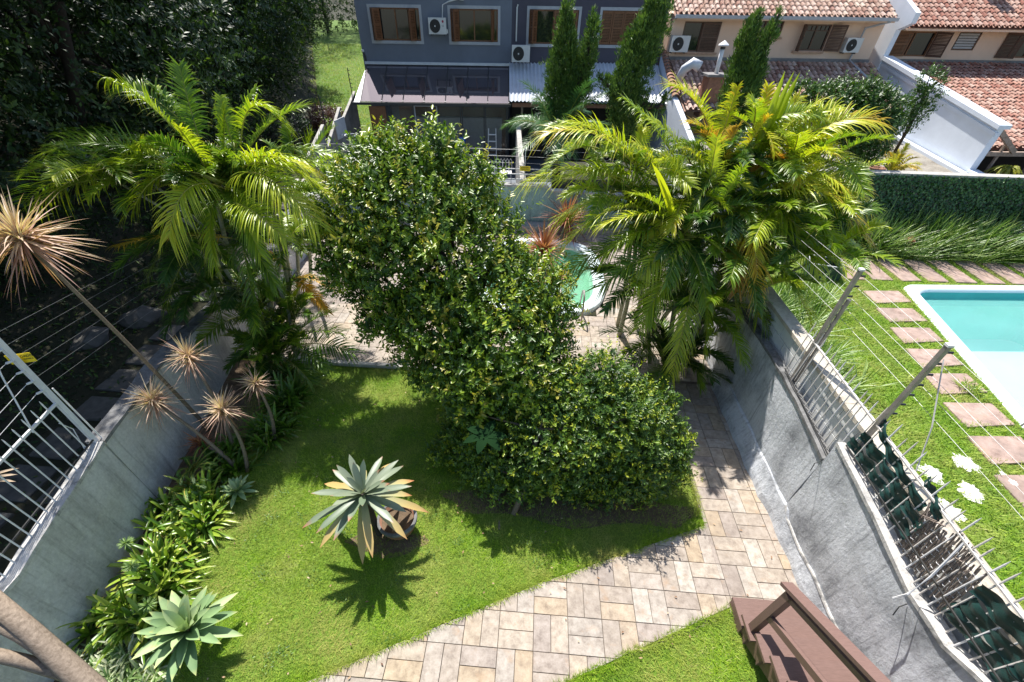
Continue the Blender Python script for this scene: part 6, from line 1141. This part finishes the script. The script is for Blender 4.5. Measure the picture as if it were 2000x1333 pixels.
# pale cordylines on bare stems
def cordyline(label, head, basept, n, L, mat, lean=.1, W=.028, group='pale spiky cordylines along the left wall'):
    b = np.array(head); e = empty('cordyline', basept, label=label, cat='cordyline', group=group); p0 = np.array(basept, float); pts = [p0+(b-p0)*t+np.array((lean*math.sin(t*3.1), 0, 0)) for t in np.linspace(0, 1, 9)]
    MB().tube(pts, list(np.linspace(.035, .02, 9)), 7).build('stem', M_bark, e, True); i = np.arange(n); D = nrm(np.c_[rdir(n, r3)]*np.array((1, 1, 1))+UP*.25); D = nrm(D)
    V, F, tp = strips(b+D*.02+UP*r3.uniform(-.06, .08, n)[:, None], D, L*r3.uniform(.45, 1.12, n), W*r3.uniform(.7, 1.1, n), r3.uniform(.0, .30, n), 5, .35, lambda t: min(.6+2*t, 1)*(1-t**2)); add('leaf_head', V, F, mat, e, {'tint': np.repeat(np.clip(.5+.4*D[:, 2]+r3.normal(size=n)*.2, 0, 1), 18), 'tip': tp}); return e
cordyline('tallest cordyline with big pale head at the left edge on a long bare stem', ay(45, 470, 4.15), (-6.0, 5.1, 0), 240, .62, F_cord, .05, .027)
cordyline('pale cordyline head upper of the group, in front of the palm skirt', ay(370, 700, 4.9), (-5.2, 4.6, 0), 170, .46, F_cord, .1, .019)
cordyline('brightest pale cordyline head, over the top edge of the left wall', ay(300, 785, 4.35), (-4.9, 4.2, 0), 170, .46, F_cord, .1, .019)
cordyline('pale cordyline head right of the brightest one, lowest of the four', ay(435, 803, 4.4), (-4.75, 4.2, 0), 160, .44, F_cord, .1, .019)
cordyline('smaller pink cordyline head nearest the dark strap leaves', ay(500, 752, 5.0), (-4.6, 4.9, 0), 150, .34, F_cord, .1, .018)
cordyline('small dark red cordyline against the foot of the left wall', ay(392, 868, 4.45), (-5.3, 4.4, 0), 70, .30, F_cordr)
cordyline('upright reddish gold cordyline by the back wall beyond the oval pool', ay(1108, 430, 14.4), (1.1, 14.6, .08), 150, 1.15, F_cordr, 0, .05, 'red cordylines by the pool')
cordyline('bushy red cordyline between the tree and the oval pool', ay(1062, 492, 12.6), (.35, 12.9, .08), 190, 1.05, F_cordr, 0, .05, 'red cordylines by the pool')
cordyline('lower red cordyline half hidden behind the tree crown', ay(1082, 545, 11.4), (.25, 11.6, .2), 120, .8, F_cordr, 0, .045, 'red cordylines by the pool')
cordyline('red cordyline tuft left of the bushy one, above the tree crown', ay(1040, 520, 13.0), (.0, 13.3, .08), 80, .75, F_cordr, 0, .045, 'red cordylines by the pool')

# strap-leaved clumps in the bed
def strap_clump(label, c, n, L, mat=F_lily, W=.058, R0=.36, name='strap_leaf_clump', el=(.55, 1.45), droop=.50, cat='garden plant', group='strap leaved clumps in the left bed', tint=(.1, .8), bias=(0, 0)):
    e = empty(name, c, label=label, cat=cat, group=group); k = max(3, n//16); cs = np.array([(c[0]+r3.normal()*R0*.5, c[1]+r3.normal()*R0*.5, c[2]) for _ in range(k)]); i = r3.integers(0, k, n); a = r3.uniform(0, 6.283, n); elv = r3.uniform(*el, n)
    D = np.c_[np.cos(a)*np.cos(elv)+bias[0], np.sin(a)*np.cos(elv)+bias[1], np.sin(elv)]; V, F, tp = strips(cs[i]+np.c_[np.cos(a), np.sin(a), 0*a]*.03, D, L*r3.uniform(.6, 1.15, n), W*r3.uniform(.75, 1.15, n), droop*r3.uniform(.5, 1.4, n), 6, .22); V[:, 2] = np.maximum(V[:, 2], .03)
    add('leaves', V, F, mat, e, {'tint': np.repeat(np.clip(r3.uniform(*tint, n), 0, 1), 21), 'tip': tp}); return e
for lab, (x, y), n, L in [('deep green strap leaved clump in the shade below the palm', (-4.75, 5.9), 150, .62), ('shaded strap leaved clump just left of the lawn shadow, behind the pink cordyline', (-4.7, 5.1), 150, .60), ('strap leaved clump at the foot of the cordyline stems', (-5.1, 4.2), 120, .55), ('glossy strap leaved clump in the middle of the bed against the wall', (-5.25, 3.4), 170, .62), ('broad strap leaved clump right of the wall stain', (-4.9, 3.1), 120, .52),
                        ('sunlit strap leaved clump with buds near the wall', (-5.15, 2.35), 150, .60), ('yellow green strap leaved clump above the agave', (-4.75, 1.95), 160, .62), ('strap leaved clump leaning on the wall at far left', (-5.25, 1.65), 110, .60), ('strap leaved clump under the palm skirt by the terrace step', (-5.5, 6.6), 110, .55)]:
    strap_clump(lab, (x, y, 0.0), int(n*1.0), L*1.28, tint=(.05, .55) if y > 3.9 else (.2, .95))
for c in ((-5.05, 2.2), (-4.5, 1.75), (-5.35, 2.5)):
    b = np.array((c[0], c[1], .58)); e = empty('seed_head', (c[0], c[1], 0), label={-5.05: 'pale starburst seed head over the sunlit clump', -4.5: 'green starburst flower head above the agave', -5.35: 'dry starburst seed head nearest the wall'}[c[0]], cat='flower head', group='starburst flower heads in the bed')
    MB().tube([(c[0], c[1], 0), b], .008, 5).build('stalk', F_rachis, e); D = rdir(60, r3); V, F, tp = strips(np.tile(b, (60, 1)), D, .11, .012, 0., 3, .1); add('florets', V, F, F_spider, e, {'tint': np.full(len(V), .4), 'tip': tp})
# agaves
def agave(label, c, z, n, L, W, group=None, el=(-.1, 1.25), mat=F_agave):
    return rosette('agave', label, 'agave', (c[0], c[1], z), n, L, W, el, mat, r3, droop=.10, fold=.28, group=group, tint=(.1, .9), prof=lambda t: (.55+.9*t if t < .45 else .955*(1-((t-.45)/.55)**2.2)))
ag = agave('blue green foxtail agave rosette at the bottom of the bed', (-3.93, 1.55), .42, 44, .58, .135); MB().tube([(-4.35, 1.35, .05), (-4.1, 1.45, .2), (-3.93, 1.55, .42)], [.05, .05, .06], 8).build('stem', M_bark, ag, True)
agave('small blue green agave halfway up the bed beside the lawn', (-4.62, 3.72), .12, 26, .30, .075)
agave('spiny agave at the right edge under the hedge wall', (16.75, 14.7), .8, 34, 1.5, .28, mat=F_agave)
# variegated spider plants
for lab, (x, y) in [('pale variegated spider plant at the very bottom left', (-4.85, .95)), ('variegated spider plant left of the agave', (-4.75, 1.3)), ('variegated clump beneath the cordyline trunks', (-5.15, 1.1)), ('small variegated clump beside the agave stem', (-4.45, 1.0))]:
    strap_clump(lab, (x, y, 0.0), 170, .36, F_spider, .030, .22, 'spider_plant', (.3, 1.2), .5, 'garden plant', 'variegated spider plants', (.1, 1))
# ferns at the wall
for lab, c in (('fern fronds arching from the left wall under the cordylines', (-5.5, 4.0, .2)), ('second fern lower down the left wall', (-5.45, 3.7, .15))):
    e = empty('fern', c, label=lab, cat='fern', group='ferns on the left wall')
    for i in range(9): a = i*.75; h = np.array((math.cos(a)*.6+.5, math.sin(a), 0)); frond(e, np.array(c), np.array(c)+h*.45+UP*.25, lift=.2, ll=.09, lw=.018, nl=26, mat=F_fern, tint=r3.random(), r=r3, start=.1)
# broken cordyline trunks in the bottom left corner
tb = empty('cordyline', (-4.3, .7, 0), label='bare branching cordyline trunks rising through the bottom left corner', cat='cordyline', group='pale spiky cordylines along the left wall')
for pts, rr in (([gz(330, 1500, 2.6), gz(180, 1345, 2.9), gz(60, 1235, 3.1), gz(-40, 1150, 3.3)], (.075, .07, .06, .055)), ([gz(120, 1290, 3.0), gz(40, 1240, 3.1), gz(-40, 1200, 3.2)], (.05, .042, .04)), ([gz(150, 1320, 2.9), gz(40, 1290, 3.0), gz(-40, 1272, 3.1)], (.05, .042, .04))): MB().tube(pts, rr, 9).build('branch', M_bark, tb, True)
P = ay(20, 925, 2.6); D = nrm(np.array([[1, .3, .15], [1, .1, .05], [.9, .5, .2]])); V, F, tp = strips(np.tile(ay(-40, 940, 2.6), (3, 1)), D, .42, .05, .1, 6, .4); add('dry_leaves', V, F, F_cord, tb, {'tint': np.full(len(V), .8), 'tip': tp})

# long-leaved clumps in the neighbour's garden
gl_ = 'long leaved clumps in the neighbouring garden'
for lab, (x, y), n, L, b in [('arching sword leaved clump under the hedge wall, nearest the golden palm', (11.4, 15.0), 1100, 1.55, (.3, 0)), ('middle arching sword leaved clump under the hedge wall', (13.2, 15.15), 1100, 1.6, (.4, 0)), ('arching sword leaved clump under the hedge wall, nearest the agave', (14.9, 15.2), 1100, 1.6, (.4, 0)),
                          ('pale sword leaved clump behind the farther fence post', (6.5, 8.6), 420, .95, (.2, -.1)), ('pale sword leaved clump between the fence posts', (6.1, 7.2), 420, .9, (.25, -.1)), ('sword leaved clump beside the dark planter box', (7.4, 10.9), 420, 1.05, (.15, 0)), ('sword leaved clump hanging over the block wall behind the palm', (6.2, 10.0), 380, 1.0, (.1, 0))]:
    strap_clump(lab, (x, y, 0.0), n, L, F_sword, .026 if y > 14 else .022, .8, 'sword_leaf_clump', (.55, 1.4), .22, 'garden plant', gl_, (.05, .9), b)
strap_clump('small grassy tuft spilling over the pool rim beside the stones', (9.75, 7.6, .02), 120, .28, F_lily, .016, .2, 'grass_tuft', (.4, 1.3), .4, 'garden plant', None, (.5, 1))
e = empty('flower_cluster', (12.3, 14.6, 0), label='few pink flowers in the shade under the sword leaved clumps', cat='flowers'); D = rdir(60, r3); D[:, 2] = abs(D[:, 2]); V, F, tp = strips(np.array((12.3, 14.6, .45))+D*.12, D, .10, .05, .1, 3, .2); add('petals', V, F, foliage('pink_petal', [(0, (.5, .16, .18)), (1, (.62, .30, .28))]), e, {'tint': r3.random(len(V)), 'tip': tp}); MB().tube([(12.3, 14.6, 0), (12.3, 14.6, .45)], .01, 5).build('stalk', F_rachis, e)
bx = empty('planter_box', (8.95, 12.9, 0), label='open dark box with pale rim on the lawn behind the tall fence post', cat='box'); c = np.array((8.95, 12.9, .22)); ux = np.array((.42, -.12, 0)); uy = np.array((.12, .42, 0))*.75
for q, w in ((ux, uy), (-ux, uy), (uy, ux), (-uy, ux)): MB().obox(c+q, w*1.02, nrm(q)*.015, UP*.2).build('side', M_strip, bx); MB().obox(c+q+UP*.21, w*1.04, nrm(q)*.02, UP*.012).build('rim', M_trim, bx)
MB().obox(c-UP*.14, ux, uy, UP*.02).build('bottom', M_dark, bx)
# grass fringe spilling over the path edge, dry twig litter
